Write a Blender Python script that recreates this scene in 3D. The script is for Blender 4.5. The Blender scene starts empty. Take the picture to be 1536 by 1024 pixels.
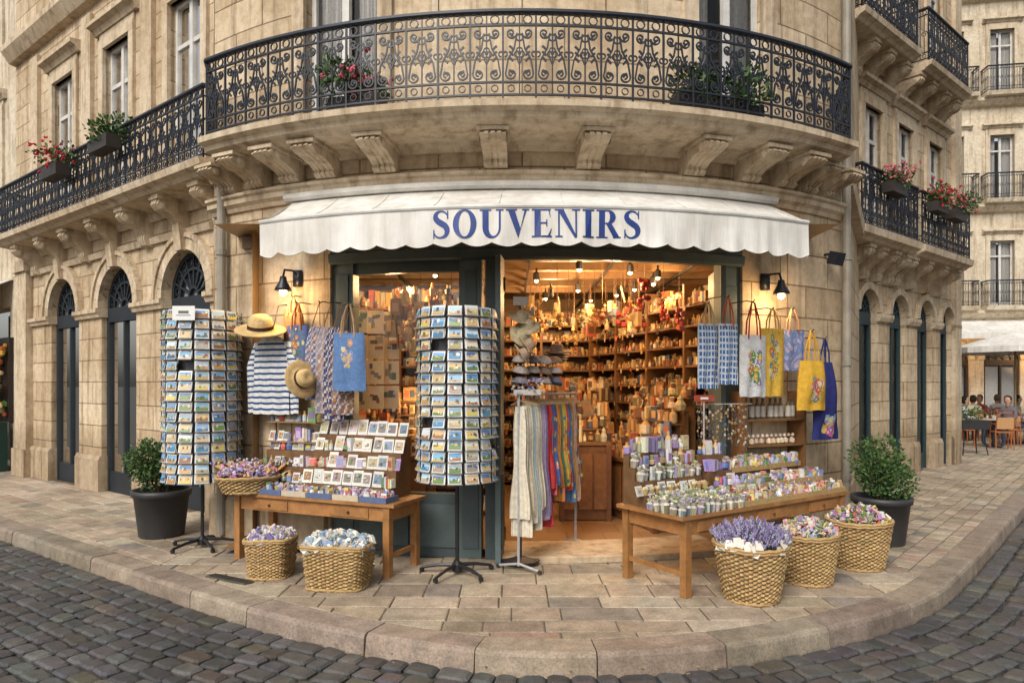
import bpy, math, random, bisect
from mathutils import Vector, Matrix
random.seed(11)
U=random.uniform; RR=random.random; pi=math.pi; sin=math.sin; cos=math.cos
sc=bpy.context.scene
# ------------------------------------------------------------------ materials
MATS={}
def newmat(name):
    m=bpy.data.materials.new(name); m.use_nodes=True
    nt=m.node_tree; b=nt.nodes['Principled BSDF']; MATS[name]=m
    return m,nt,b
def N(nt,t,**k):
    n=nt.nodes.new(t)
    for a,v in k.items():
        if a in n.inputs.keys(): n.inputs[a].default_value=v
        else: setattr(n,a,v)
    return n
def noise_n(nt,scale,detail=4,rough=.6,vec=None):
    n=N(nt,'ShaderNodeTexNoise'); n.inputs['Scale'].default_value=scale; n.inputs['Detail'].default_value=detail; n.inputs['Roughness'].default_value=rough
    if vec: nt.links.new(vec,n.inputs['Vector'])
    return n
def ramp(nt,src,stops):
    r=nt.nodes.new('ShaderNodeValToRGB'); e=r.color_ramp.elements
    e[0].position=stops[0][0]; e[0].color=(*stops[0][1],1)
    e[1].position=stops[-1][0]; e[1].color=(*stops[-1][1],1)
    for p,c in stops[1:-1]:
        x=e.new(p); x.color=(*c,1)
    nt.links.new(src,r.inputs[0]); return r
def mixc(nt,a,b,fac,mode='MIX'):
    m=nt.nodes.new('ShaderNodeMix'); m.data_type='RGBA'; m.blend_type=mode
    for sock,val in ((m.inputs[0],fac),(m.inputs[6],a),(m.inputs[7],b)):
        if hasattr(val,'is_output'): nt.links.new(val,sock)
        elif isinstance(val,(int,float)): sock.default_value=val
        else: sock.default_value=(*val,1)
    return m.outputs[2]
def bump(nt,b,h,strength,dist,prev=None):
    n=nt.nodes.new('ShaderNodeBump'); n.inputs['Strength'].default_value=strength; n.inputs['Distance'].default_value=dist
    nt.links.new(h,n.inputs['Height'])
    if prev: nt.links.new(prev.outputs[0],n.inputs['Normal'])
    nt.links.new(n.outputs[0],b.inputs['Normal']); return n
def attrmat(name,rough=.7,var=.25,nscale=30,bstr=.2,bdist=.003,spec=.4,metal=0,fine=None,big=None):
    m,nt,b=newmat(name)
    at=N(nt,'ShaderNodeAttribute',attribute_name='Col')
    tc=N(nt,'ShaderNodeTexCoord'); n=noise_n(nt,nscale,5,.65,tc.outputs['Object'])
    r=ramp(nt,n.outputs[0],[(.3,(1-var,)*3),(.7,(1+var*.4,)*3)])
    c=mixc(nt,at.outputs['Color'],r.outputs[0],1.0,'MULTIPLY')
    if fine:
        n2=noise_n(nt,fine[0],3,.7,tc.outputs['Object'])
        r2=ramp(nt,n2.outputs[0],[(.35,(1-fine[1],)*3),(.65,(1.0+fine[1]*.3,)*3)])
        c=mixc(nt,c,r2.outputs[0],1.0,'MULTIPLY')
    if big:
        n3=noise_n(nt,big[0],5,.65,tc.outputs['Object'])
        r3=ramp(nt,n3.outputs[0],[(.35,(1-big[1],1-big[1]*1.05,1-big[1]*1.1)),(.58,(1.03,)*3)])
        c=mixc(nt,c,r3.outputs[0],1.0,'MULTIPLY')
    nt.links.new(c,b.inputs['Base Color'])
    b.inputs['Roughness'].default_value=rough; b.inputs['Specular IOR Level'].default_value=spec; b.inputs['Metallic'].default_value=metal
    if bstr: bump(nt,b,n.outputs[0],bstr,bdist)
    return m
attrmat('goods',.55,.2,40,.1)
attrmat('paper',.45,.08,60,0,spec=.5)
attrmat('cloth',.9,.25,25,.4,.004,spec=.15,fine=(180,.12))
attrmat('wood',.5,.35,9,.2,.002,fine=(60,.15))
attrmat('wicker',.8,.35,70,.4,.004,spec=.2)
attrmat('leaf',.6,.3,12,0,spec=.3)
attrmat('paint',.5,.22,5,.15,.002,fine=(50,.08),big=(1.6,.15))
attrmat('paving',.70,.34,7,.6,.007,spec=.35,fine=(60,.32),big=(1.1,.32))
attrmat('cobble',.48,.35,9,.6,.008,spec=.5,fine=(70,.3),big=(.8,.3))
attrmat('iron',.42,.3,20,.2,.001,spec=.5)
attrmat('skin',.55,.1,30,0)
def stonemat(name,brick,base=(.60,.505,.385)):
    m,nt,b=newmat(name)
    tc=N(nt,'ShaderNodeTexCoord')
    at=N(nt,'ShaderNodeAttribute',attribute_name='Col')
    n1=noise_n(nt,.9,6,.6,tc.outputs['Object']); n2=noise_n(nt,9,7,.72,tc.outputs['Object'])
    mp=N(nt,'ShaderNodeMapping'); mp.inputs['Scale'].default_value=(5,5,.45); nt.links.new(tc.outputs['Object'],mp.inputs[0])
    n3=noise_n(nt,1.3,6,.68,mp.outputs[0])
    r1=ramp(nt,n1.outputs[0],[(.3,(.80,.73,.64)),(.6,(1.03,1.02,1.0))])
    r2=ramp(nt,n2.outputs[0],[(.32,(.74,.71,.66)),(.6,(1.04,1.04,1.04))])
    r3=ramp(nt,n3.outputs[0],[(.34,(.50,.46,.41)),(.5,(1,1,1))])
    c=mixc(nt,mixc(nt,base,at.outputs['Color'],1.0,'MULTIPLY'),r1.outputs[0],1,'MULTIPLY')
    c=mixc(nt,c,r2.outputs[0],1,'MULTIPLY'); c=mixc(nt,c,r3.outputs[0],.8,'MULTIPLY')
    # grime: rising damp at the foot of the walls
    sp=N(nt,'ShaderNodeSeparateXYZ'); nt.links.new(tc.outputs['Object'],sp.inputs[0])
    ad=N(nt,'ShaderNodeMath',operation='MULTIPLY_ADD'); nt.links.new(n3.outputs[0],ad.inputs[0]); ad.inputs[1].default_value=-1.3; nt.links.new(sp.outputs[2],ad.inputs[2])
    r4=ramp(nt,ad.outputs[0],[(0,(.62,.58,.53)),(.35,(1,1,1))])
    c=mixc(nt,c,r4.outputs[0],.9,'MULTIPLY')
    if brick:
        bt=N(nt,'ShaderNodeTexBrick'); nt.links.new(tc.outputs['UV'],bt.inputs['Vector'])
        bt.inputs['Scale'].default_value=1; bt.inputs['Brick Width'].default_value=.82; bt.inputs['Row Height'].default_value=.345
        bt.inputs['Mortar Size'].default_value=.008; bt.inputs['Mortar Smooth'].default_value=.25
        bt.inputs['Color1'].default_value=(1.07,1.05,1.01,1); bt.inputs['Color2'].default_value=(.82,.77,.70,1); bt.inputs['Mortar'].default_value=(.45,.39,.32,1)
        c=mixc(nt,c,bt.outputs[0],1,'MULTIPLY')
    nt.links.new(c,b.inputs['Base Color']); b.inputs['Roughness'].default_value=.85; b.inputs['Specular IOR Level'].default_value=.2
    p=bump(nt,b,n2.outputs[0],.6,.016)
    if brick:
        iv=N(nt,'ShaderNodeMath',operation='SUBTRACT'); iv.inputs[0].default_value=1; nt.links.new(bt.outputs['Fac'],iv.inputs[1])
        bump(nt,b,iv.outputs[0],.9,.025,p)
stonemat('ashlar',True); stonemat('trim',False,(.59,.495,.375))
stonemat('farstone',False,(.62,.55,.44))
m,nt,b=newmat('glass')
gl=N(nt,'ShaderNodeBsdfGlossy'); gl.inputs['Roughness'].default_value=.02; tr=N(nt,'ShaderNodeBsdfTransparent'); fr=N(nt,'ShaderNodeFresnel'); fr.inputs[0].default_value=1.45
mx=N(nt,'ShaderNodeMixShader'); nt.links.new(fr.outputs[0],mx.inputs[0]); nt.links.new(tr.outputs[0],mx.inputs[1]); nt.links.new(gl.outputs[0],mx.inputs[2])
nt.links.new(mx.outputs[0],nt.nodes['Material Output'].inputs[0])
m,nt,b=newmat('bulb'); b.inputs['Emission Color'].default_value=(1,.70,.32,1); b.inputs['Emission Strength'].default_value=14; b.inputs['Base Color'].default_value=(1,.8,.5,1)
m,nt,b=newmat('tiles')
tc=N(nt,'ShaderNodeTexCoord'); bt=N(nt,'ShaderNodeTexBrick'); nt.links.new(tc.outputs['Object'],bt.inputs['Vector'])
bt.inputs['Scale'].default_value=1; bt.inputs['Brick Width'].default_value=.4; bt.inputs['Row Height'].default_value=.4; bt.inputs['Mortar Size'].default_value=.006
bt.inputs['Color1'].default_value=(.30,.17,.08,1); bt.inputs['Color2'].default_value=(.23,.125,.055,1); bt.inputs['Mortar'].default_value=(.12,.08,.05,1)
nt.links.new(bt.outputs[0],b.inputs['Base Color']); b.inputs['Roughness'].default_value=.4
m,nt,b=newmat('canvas')
tc=N(nt,'ShaderNodeTexCoord'); n=noise_n(nt,2.2,5,.6,tc.outputs['Object']); mp=N(nt,'ShaderNodeMapping'); mp.inputs['Scale'].default_value=(6,6,.7); nt.links.new(tc.outputs['Object'],mp.inputs[0])
n2=noise_n(nt,1.5,4,.6,mp.outputs[0])
c=mixc(nt,ramp(nt,n.outputs[0],[(.3,(.55,.525,.48)),(.65,(.74,.72,.68))]).outputs[0],ramp(nt,n2.outputs[0],[(.3,(.80,.78,.74)),(.58,(1,1,1))]).outputs[0],1,'MULTIPLY')
nt.links.new(c,b.inputs['Base Color']); b.inputs['Roughness'].default_value=.85; bump(nt,b,n2.outputs[0],.4,.025)
m,nt,b=newmat('dirt')
tc=N(nt,'ShaderNodeTexCoord'); n=noise_n(nt,14,6,.7,tc.outputs['Object'])
nt.links.new(ramp(nt,n.outputs[0],[(.3,(.022,.021,.02)),(.7,(.07,.06,.045))]).outputs[0],b.inputs['Base Color']); b.inputs['Roughness'].default_value=.95
m,nt,b=newmat('mortar')
tc=N(nt,'ShaderNodeTexCoord'); n=noise_n(nt,20,6,.7,tc.outputs['Object'])
nt.links.new(ramp(nt,n.outputs[0],[(.3,(.06,.05,.038)),(.7,(.15,.125,.095))]).outputs[0],b.inputs['Base Color']); b.inputs['Roughness'].default_value=.95
# ------------------------------------------------------------------ mesh builder
class MB:
    def __init__(s): s.v=[];s.f=[];s.c=[];s.uv=[]
    def add(s,vs,fs,col,uvs=None):
        b=len(s.v); s.v.extend(tuple(v) for v in vs)
        s.uv.extend(uvs if uvs else [(v[0],v[2]) for v in vs])
        for i,f in enumerate(fs):
            s.f.append(tuple(b+k for k in f)); s.c.append(col[i] if isinstance(col,list) else col)
def make(mb,name,mat,loc=(0,0,0),smooth=False):
    me=bpy.data.meshes.new(name); lx,ly,lz=loc
    me.from_pydata([(a-lx,b-ly,c-lz) for a,b,c in mb.v],[],mb.f)
    a=me.color_attributes.new('Col','FLOAT_COLOR','CORNER'); dat=[]
    for f,c in zip(mb.f,mb.c): dat.extend((c[0],c[1],c[2],1.0)*len(f))
    a.data.foreach_set('color',dat)
    uvl=me.uv_layers.new(name='UVMap'); ud=[]
    for f in mb.f:
        for k in f: ud.extend(mb.uv[k])
    uvl.data.foreach_set('uv',ud)
    if smooth: me.polygons.foreach_set('use_smooth',[True]*len(me.polygons))
    me.materials.append(MATS[mat]); me.update()
    o=bpy.data.objects.new(name,me); o.location=loc; bpy.context.collection.objects.link(o)
    return o
class Thing:
    def __init__(s,name,loc=(0,0,0)): s.name=name;s.loc=tuple(loc);s.parts={};s.extra=[]
    def p(s,part,mat,smooth=False):
        if part not in s.parts: s.parts[part]=(MB(),mat,smooth)
        return s.parts[part][0]
    def done(s):
        ps={k:v for k,v in s.parts.items() if v[0].f}
        if len(ps)==1 and not s.extra:
            (mb,mat,sm),=ps.values(); return make(mb,s.name,mat,s.loc,sm)
        e=bpy.data.objects.new(s.name,None); e.location=s.loc; e.empty_display_size=.2; bpy.context.collection.objects.link(e)
        for k,(mb,mat,sm) in ps.items():
            o=make(mb,k,mat,s.loc,sm); o.parent=e; o.matrix_parent_inverse=Matrix.Translation(-Vector(s.loc))
        for o in s.extra:
            o.parent=e; o.matrix_parent_inverse=Matrix.Translation(-Vector(s.loc))
        return e
class Arc:
    def __init__(s,cx,cy,r): s.cx,s.cy,s.r=cx,cy,r
    def M(s,t,o,z): a=t/s.r; return (s.cx+(s.r+o)*sin(a), s.cy-(s.r+o)*cos(a), z)
class Line:
    def __init__(s,p,d,sg=1):
        L=math.hypot(*d); s.p=p; s.d=(d[0]/L,d[1]/L); s.n=(s.d[1]*sg,-s.d[0]*sg)
    def M(s,t,o,z): return (s.p[0]+s.d[0]*t+s.n[0]*o, s.p[1]+s.d[1]*t+s.n[1]*o, z)
class Poly:
    def __init__(s,pts):
        s.p=pts; s.L=[0]
        for a,b in zip(pts,pts[1:]): s.L.append(s.L[-1]+math.hypot(b[0]-a[0],b[1]-a[1]))
        s.n=[]
        for i in range(len(pts)):
            a=pts[max(0,i-1)]; b=pts[min(len(pts)-1,i+1)]; dx,dy=b[0]-a[0],b[1]-a[1]; l=math.hypot(dx,dy); s.n.append((dy/l,-dx/l))
    def M(s,t,o,z):
        i=max(0,min(len(s.p)-2,bisect.bisect_right(s.L,t)-1)); k=(t-s.L[i])/(s.L[i+1]-s.L[i])
        a,b=s.p[i],s.p[i+1]; n0,n1=s.n[i],s.n[i+1]
        return (a[0]+(b[0]-a[0])*k+(n0[0]+(n1[0]-n0[0])*k)*o, a[1]+(b[1]-a[1])*k+(n0[1]+(n1[1]-n0[1])*k)*o, z)
W1=(1,1,1)
def fsweep(mb,F,s0,s1,prof,n=1,col=W1,closed=True,caps=True):
    vs=[];uv=[];m=len(prof)
    for i in range(n+1):
        s=s0+(s1-s0)*i/n
        for o,z in prof: vs.append(F.M(s,o,z)); uv.append((s+o,z))
    fs=[]
    for i in range(n):
        for j in range(m if closed else m-1):
            k=(j+1)%m; fs.append((i*m+j,(i+1)*m+j,(i+1)*m+k,i*m+k))
    if closed and caps: fs.append(tuple(range(m))); fs.append(tuple(n*m+j for j in reversed(range(m))))
    mb.add(vs,fs,col,uv)
def fbox(mb,F,s0,s1,o0,o1,z0,z1,col=W1,n=1): fsweep(mb,F,s0,s1,[(o0,z0),(o1,z0),(o1,z1),(o0,z1)],n,col)
I4=Matrix.Identity(4)
def box(mb,M,cx,cy,cz,sx,sy,sz,col,tz=1.0):
    vs=[M@Vector((cx+a*sx/2*(tz if c>0 else 1),cy+b*sy/2*(tz if c>0 else 1),cz+c*sz/2)) for c in(-1,1) for b in(-1,1) for a in(-1,1)]
    mb.add(vs,[(0,2,3,1),(4,5,7,6),(0,1,5,4),(2,6,7,3),(0,4,6,2),(1,3,7,5)],col)
def rev(mb,M,prof,n,col,sq=0,arc=2*pi):
    vs=[];m=len(prof)
    for r,z in prof:
        for i in range(n):
            a=arc*i/n; c,s=cos(a),sin(a)
            k=1 if not sq else 1/((abs(c)**4+abs(s)**4)**.25)*sq+(1-sq)
            vs.append(M@Vector((r*c*k,r*s*k,z)))
    fs=[];cs=[]
    for j in range(m-1):
        for i in range(n):
            k=(i+1)%n; fs.append((j*n+i,j*n+k,(j+1)*n+k,(j+1)*n+i)); cs.append(col(i,j) if callable(col) else col)
    if prof[0][0]>1e-4: fs.append(tuple(reversed(range(n)))); cs.append(cs[0])
    if prof[-1][0]>1e-4: fs.append(tuple((m-1)*n+i for i in range(n))); cs.append(cs[-1])
    mb.add(vs,fs,cs)
def tube(mb,pts,r,col,n=5):
    pts=[Vector(p) for p in pts]; vs=[];L=len(pts)
    for i,p in enumerate(pts):
        t=(pts[min(L-1,i+1)]-pts[max(0,i-1)]); t.normalize()
        u=t.cross(Vector((0,0,1)));
        if u.length<.05: u=t.cross(Vector((1,0,0)))
        u.normalize(); w=t.cross(u); rr=r[i] if isinstance(r,(list,tuple)) else r
        for k in range(n):
            a=2*pi*k/n; vs.append(p+u*cos(a)*rr+w*sin(a)*rr)
    fs=[(i*n+k,i*n+(k+1)%n,(i+1)*n+(k+1)%n,(i+1)*n+k) for i in range(L-1) for k in range(n)]
    fs+= [tuple(range(n)),tuple((L-1)*n+k for k in reversed(range(n)))]
    mb.add(vs,fs,col)
def blob(mb,c,r,col,sz=1,n=6):
    c=Vector(c); a0=U(0,6)
    vs=[c+Vector((0,0,r*sz))]
    for z,k in ((.5,.86),(-.5,.86)):
        for i in range(n): a=a0+2*pi*i/n; vs.append(c+Vector((cos(a)*r*k,sin(a)*r*k,z*r*sz)))
    vs.append(c-Vector((0,0,r*sz)))
    fs=[(0,1+i,1+(i+1)%n) for i in range(n)]+[(1+i,1+n+i,1+n+(i+1)%n,1+(i+1)%n) for i in range(n)]+[(1+2*n,1+n+(i+1)%n,1+n+i) for i in range(n)]
    mb.add(vs,fs,col)
def jit(c,a=.15): k=1+U(-a,a); return tuple(max(0,x*k*(1+U(-a,a)*.3)) for x in c)
def T(x,y,z,rz=0,rx=0,ry=0,s=1): return Matrix.Translation((x,y,z))@Matrix.Rotation(rz,4,'Z')@Matrix.Rotation(rx,4,'X')@Matrix.Rotation(ry,4,'Y')@Matrix.Scale(s,4)
# ------------------------------------------------------------------ frames of the place
D=Arc(.1,12.6,6.0)          # drum wall
BAL=Arc(.1,11.9,6.0)        # balcony edge
LW=Line((-3.8,8.7),(-1.3,1),-1)
RW=Line((5.9,11.6),(1.2,1),1)
LRET=Line((-3.35,7.685),(-3.8+3.35,8.7-7.685),-1)
RRET=Line((3.794,7.872),(5.9-3.794,11.6-7.872),1)
DL,DR=-3.674,3.979
bld=Thing('corner_stone_building')
A=bld.p('ashlar_walls','ashlar'); TR=bld.p('cornices_and_trim','trim'); IR=bld.p('iron_railings','iron')
WF=bld.p('window_frames','paint'); GL=bld.p('window_glass','glass'); DK=bld.p('dark_interiors','paint'); CU=bld.p('curtains','cloth')
DF=bld.p('door_frames','paint')
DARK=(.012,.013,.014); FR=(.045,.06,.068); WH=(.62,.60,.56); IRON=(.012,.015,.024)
def wall(mb,F,s0,s1,z0,z1,ops,depth=.28,seg=.4):
    def q(a,b,za,zb):
        if b-a<1e-4 or zb-za<1e-4: return
        n=max(1,int((b-a)/seg)); fsweep(mb,F,a,b,[(0,za),(0,zb)],n,W1,False)
    def reveal(s,za,zb): mb.add([F.M(s,0,za),F.M(s,-depth,za),F.M(s,-depth,zb),F.M(s,0,zb)],[(0,1,2,3)],W1,[(s,za),(s+depth,za),(s+depth,zb),(s,zb)])
    cur=s0
    for c,hw,zb,zt,arch in sorted(ops):
        q(cur,c-hw,z0,z1); q(c-hw,c+hw,z0,zb)
        reveal(c-hw,zb,zt); reveal(c+hw,zb,zt)
        fsweep(mb,F,c-hw,c+hw,[(0,zb),(-depth,zb)],3,W1,False)
        if arch:
            K=14
            for i in range(K):
                a0=pi-pi*i/K; a1=pi-pi*(i+1)/K; x0,x1=c+hw*cos(a0),c+hw*cos(a1); h0,h1=zt+hw*sin(a0),zt+hw*sin(a1)
                mb.add([F.M(x0,0,h0),F.M(x1,0,h1),F.M(x1,0,z1),F.M(x0,0,z1)],[(0,1,2,3)],W1,[(x0,h0),(x1,h1),(x1,z1),(x0,z1)])
                mb.add([F.M(x0,0,h0),F.M(x1,0,h1),F.M(x1,-depth,h1),F.M(x0,-depth,h0)],[(0,1,2,3)],W1,[(x0,h0),(x1,h1),(x1,h1+depth),(x0,h0+depth)])
        else:
            q(c-hw,c+hw,zt,z1); fsweep(mb,F,c-hw,c+hw,[(0,zt),(-depth,zt)],3,W1,False)
        cur=c+hw
    q(cur,s1,z0,z1)
def archring(mb,F,c,r0,r1,zs,o0,o1,K=16):
    for i in range(K):
        a0=pi*i/K+.004; a1=pi*(i+1)/K-.004; P=[]
        for o in(o0,o1):
            for r,a in((r0,a0),(r1,a0),(r1,a1),(r0,a1)): P.append(F.M(c+r*cos(a),o,zs+r*sin(a)))
        mb.add(P,[(0,1,2,3),(4,7,6,5),(0,4,5,1),(1,5,6,2),(2,6,7,3),(3,7,4,0)],jit(W1,.06),[(c,zs)]*8)
def win(F,c,hw,z0,z1,dep=.2,fr=WH,curtain=True):
    o=-dep; t=.055
    fbox(WF,F,c-hw,c-hw+t,o,o+.05,z0,z1,fr); fbox(WF,F,c+hw-t,c+hw,o,o+.05,z0,z1,fr)
    fbox(WF,F,c-hw+t,c+hw-t,o,o+.05,z1-t,z1,fr); fbox(WF,F,c-hw+t,c+hw-t,o,o+.05,z0,z0+.12,fr)
    fbox(WF,F,c-.04,c+.04,o,o+.06,z0+.12,z1-t,fr)
    zt=z0+(z1-z0)*.76
    fbox(WF,F,c-hw+t,c-.04,o+.003,o+.047,zt,zt+.06,fr); fbox(WF,F,c+.04,c+hw-t,o+.003,o+.047,zt,zt+.06,fr)
    fsweep(GL,F,c-hw,c+hw,[(o+.02,z0),(o+.02,z1)],1,W1,False)
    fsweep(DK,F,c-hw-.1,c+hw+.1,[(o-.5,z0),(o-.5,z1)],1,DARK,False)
    if curtain:
        n=24; gp=U(.04,.16)
        for a,b in((c-hw,c-gp),(c+gp*U(.5,1.2),c+hw)):
            vs=[];
            for i in range(n+1):
                s=a+(b-a)*i/n; oo=o-.08+.02*sin(i*1.9)
                vs+= [F.M(s,oo,z0+.05),F.M(s,oo,z1)]
            CU.add(vs,[(2*i,2*i+1,2*i+3,2*i+2) for i in range(n)],(.62,.60,.57))
def surround(F,c,hw,z0,z1,corn=True):
    w=.15
    fbox(TR,F,c-hw-w,c-hw,-.05,.05,z0,z1); fbox(TR,F,c+hw,c+hw+w,-.05,.05,z0,z1)
    fbox(TR,F,c-hw-w,c+hw+w,-.05,.052,z1,z1+w)
    if corn: fsweep(TR,F,c-hw-.28,c+hw+.28,[(-.02,z1+w+.1),(.06,z1+w+.1),(.10,z1+w+.17),(.18,z1+w+.2),(.18,z1+w+.26),(-.02,z1+w+.29)],2)
    fbox(TR,F,c-hw-w,c+hw+w,-.02,.035,z1+w,z1+w+.1)
def catm(pts,k=6):
    out=[];n=len(pts)
    for i in range(n-1):
        p0,p1,p2,p3=pts[max(0,i-1)],pts[i],pts[i+1],pts[min(n-1,i+2)]
        for j in range(k):
            t=j/k
            out.append(tuple(.5*(2*b+(c-a)*t+(2*a-5*b+4*c-d)*t*t+(3*b-a-3*c+d)*t**3) for a,b,c,d in zip(p0,p1,p2,p3)))
    out.append(tuple(pts[-1])); return out
def frib(mb,F,pts,o,r,ro,col):
    n=len(pts);vs=[]
    for i,(x,z) in enumerate(pts):
        a=pts[max(0,i-1)];b=pts[min(n-1,i+1)];dx,dz=b[0]-a[0],b[1]-a[1];l=math.hypot(dx,dz) or 1;px,pz=-dz/l*r,dx/l*r
        vs+= [F.M(x+px,o+ro,z+pz),F.M(x-px,o+ro,z-pz),F.M(x-px,o-ro,z-pz),F.M(x+px,o-ro,z+pz)]
    fs=[(4*i+k,4*i+(k+1)%4,4*i+4+(k+1)%4,4*i+4+k) for i in range(n-1) for k in range(4)]
    mb.add(vs,fs,col)
def spiral(cx,cz,r0,r1,a0,a1,n): return [(cx+(r0+(r1-r0)*i/n)*cos(a0+(a1-a0)*i/n),cz+(r0+(r1-r0)*i/n)*sin(a0+(a1-a0)*i/n)) for i in range(n+1)]
def railing(mb,F,s0,s1,o,z,h,rich=True,cell=.29):
    L=s1-s0; n=max(1,round(L/cell)); w=L/n; col=IRON
    ns=max(1,int(L/.25))
    fsweep(mb,F,s0-.01,s1+.01,[(o-.03,z+h-.015),(o-.022,z+h+.012),(o+.022,z+h+.012),(o+.03,z+h-.015),(o+.02,z+h-.03),(o-.02,z+h-.03)],ns,col)
    for zz in (.05,.05+.11,h-.125): fsweep(mb,F,s0,s1,[(o-.01,z+zz-.008),(o+.01,z+zz-.008),(o+.01,z+zz+.008),(o-.01,z+zz+.008)],ns,col)
    r=.0068; zb=z+.16; zt=z+h-.125; H=zt-zb
    for i in range(n):
        x=s0+i*w
        frib(mb,F,[(x,z),(x,z+h-.02)],o,.0085,.0085,col)
        frib(mb,F,[(x+w/2,z+.05),(x+w/2,z+h-.02)],o,.006,.006,col)
        q=w/4; rr=min(w*.2,.05)
        for k in(1,3):
            cx=x+k*q
            frib(mb,F,spiral(cx,z+h-.075,.038,.038,0,2*pi,9),o,.005,.006,col)
            frib(mb,F,spiral(cx,z+.105,.03,.03,0,2*pi,7),o,.004,.006,col)
            m=1 if k==1 else -1
            cxo=cx
            if rich:
                top=spiral(0,0,.012,rr,pi*.2-2.6*pi,0,16); bot=spiral(0,0,rr,.012,pi,pi+2.6*pi,16)
                P=[(cxo+m*a,zt-rr-.02+b) for a,b in top]+[(cxo+m*rr*.55,zb+H*.6),(cxo,zb+H*.5),(cxo-m*rr*.55,zb+H*.4)]+[(cxo+m*a,zb+rr+.02+b) for a,b in bot]
                frib(mb,F,P,o,r,r,col)
                cy=zb+H*.5
                frib(mb,F,[(cxo-m*q*.8+m*a,cy+b) for a,b in spiral(0,0,.03,.01,-pi*.5,pi*.9,8)],o,.006,.006,col)
                frib(mb,F,[(cxo+m*q*.75-m*a,cy+b) for a,b in spiral(0,0,.034,.008,-pi*.6,pi*1.2,9)],o,.006,.006,col)
                for dz in(-.16,-.05,.0,.05,.16):
                    frib(mb,F,[(cxo-.018,cy+dz+.018*m),(cxo,cy+dz+.004),(cxo+.018,cy+dz-.018*m)],o,.010,.004,col)
            else:
                P=[(cx+m*a,zb+H*.5+b) for a,b in spiral(0,0,.01,w*.2,0,3*pi,18)]
                frib(mb,F,P,o,.006,.006,col)
                frib(mb,F,[(cx,zb),(cx,zb+H*.5-w*.2)],o,.005,.005,col); frib(mb,F,[(cx,zt),(cx,zb+H*.5+w*.2)],o,.005,.005,col)
        if rich:
            cy=zb+H*.5
            P=[(x+w/2+.04*sin(t)*abs(cos(t*.5)),cy-.02+.075*cos(t)) for t in [2*pi*j/12 for j in range(13)]]
            frib(mb,F,P,o,.005,.006,col)
            frib(mb,F,[(x+w/2+.03*sin(t),cy+.14+.03*cos(t)) for t in [2*pi*j/8 for j in range(9)]],o,.006,.006,col)
    frib(mb,F,[(s1,z),(s1,z+h)],o,.012,.012,col)
def corbel(F,c,w,o1,z0,z1):
    H=z1-z0; P=[(0,z0),(o1*.22,z0+.02),(o1*.3,z0+H*.18),(o1*.28,z0+H*.3),(o1*.42,z0+H*.45),(o1*.62,z0+H*.56),(o1*.82,z0+H*.62),(o1*.95,z0+H*.74),(o1*.9,z0+H*.86),(o1*.9,z1),(-.03,z1),(-.03,z0)]
    fsweep(TR,F,c-w/2,c+w/2,P,1)
    P2=[(a+.018,b) for a,b in P[:9]]+[(0,z0+H*.86)]
    for d in(-.24,0,.24): fsweep(TR,F,c+w*d-w*.08,c+w*d+w*.08,P2,1)
    fbox(TR,F,c-w/2-.025,c+w/2+.025,-.02,o1*.98,z1-H*.13,z1-.002)
    for e in(-1,1):
        x=c+e*(w/2+.006)
        vs=[F.M(x,o1*.78+.05*cos(a),z0+H*.72+.05*sin(a)) for a in [2*pi*k/10 for k in range(10)]]+[F.M(x+e*.012,o1*.78,z0+H*.72)]
        TR.add(vs,[(k,(k+1)%10,10) for k in range(10)],W1)
# ------------------ drum walls
SH0,SH1=-1.98,2.34
ZO=3.10
wall(A,D,DL,DR,0,4.0,[((SH0+SH1)/2,(SH1-SH0)/2,0,ZO,False)],.35,.3)
wall(A,D,DL,DR,4.0,9.5,[(-1.85,.42,4.15,6.6,False),(2.2,.42,4.15,6.6,False)],.3,.3)
for F,L in((LRET,1.11),(RRET,4.28)): wall(A,F,0,L,0,9.5,[],.3)
fsweep(TR,RRET,0,4.28,[(0,3.95),(.12,3.97),(.14,4.1),(0,4.14)],1); fsweep(TR,RRET,0,4.28,[(0,0),(.06,0),(.06,.4),(0,.44)],1)
for c in(-1.85,2.2):
    win(D,c,.42,4.15,6.6,.14); surround(D,c,.42,4.15,6.6)
fsweep(TR,D,DL,SH0-.03,[(0,-.02),(.07,-.02),(.07,.42),(.04,.47),(0,.47)],8); fsweep(TR,D,SH1+.03,DR,[(0,-.02),(.07,-.02),(.07,.42),(.04,.47),(0,.47)],8)
fsweep(TR,D,DL,DR,[(0,3.56),(.03,3.56),(.05,3.60),(.09,3.63),(.09,3.68),(.12,3.70),(.12,3.73),(.02,3.76),(0,3.76)],40)
be0,be1=-3.40,3.62
fsweep(TR,BAL,be0,be1,[(-.9,3.995),(-.14,3.995),(-.11,4.015),(-.05,4.03),(-.03,4.07),(0,4.08),(.03,4.095),(.035,4.15),(.0,4.165),(-.9,4.165)],60)
fsweep(TR,D,DL,DR,[(0,3.93),(.05,3.93),(.08,3.97),(.12,3.994),(0,3.994)],40)
for s in(-3.28,-2.83,-2.38,-1.95,-1.32,-.25,.62,1.68,2.33,2.82,3.22,3.58): corbel(D,s*1.0,.22,.56 if abs(s)<3 else .42,3.73,3.993)
railing(IR,BAL,be0+.03,be1-.03,-.05,4.165,.78)
for e,s in((0,be0),(1,be1)):
    p=BAL.M(s+(.03 if e==0 else -.03),-.05,0); q=D.M(DL+.05 if e==0 else DR-.15,.02,0)
    railing(IR,Line((p[0],p[1]),(q[0]-p[0],q[1]-p[1])),0,math.hypot(q[0]-p[0],q[1]-p[1]),0,4.165,.78)
for s in(-.85,1.2):
    fsweep(TR,D,s-.03,s+.03,[(0,4.2),(.018,4.2),(.018,7),(0,7)],1)
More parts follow.
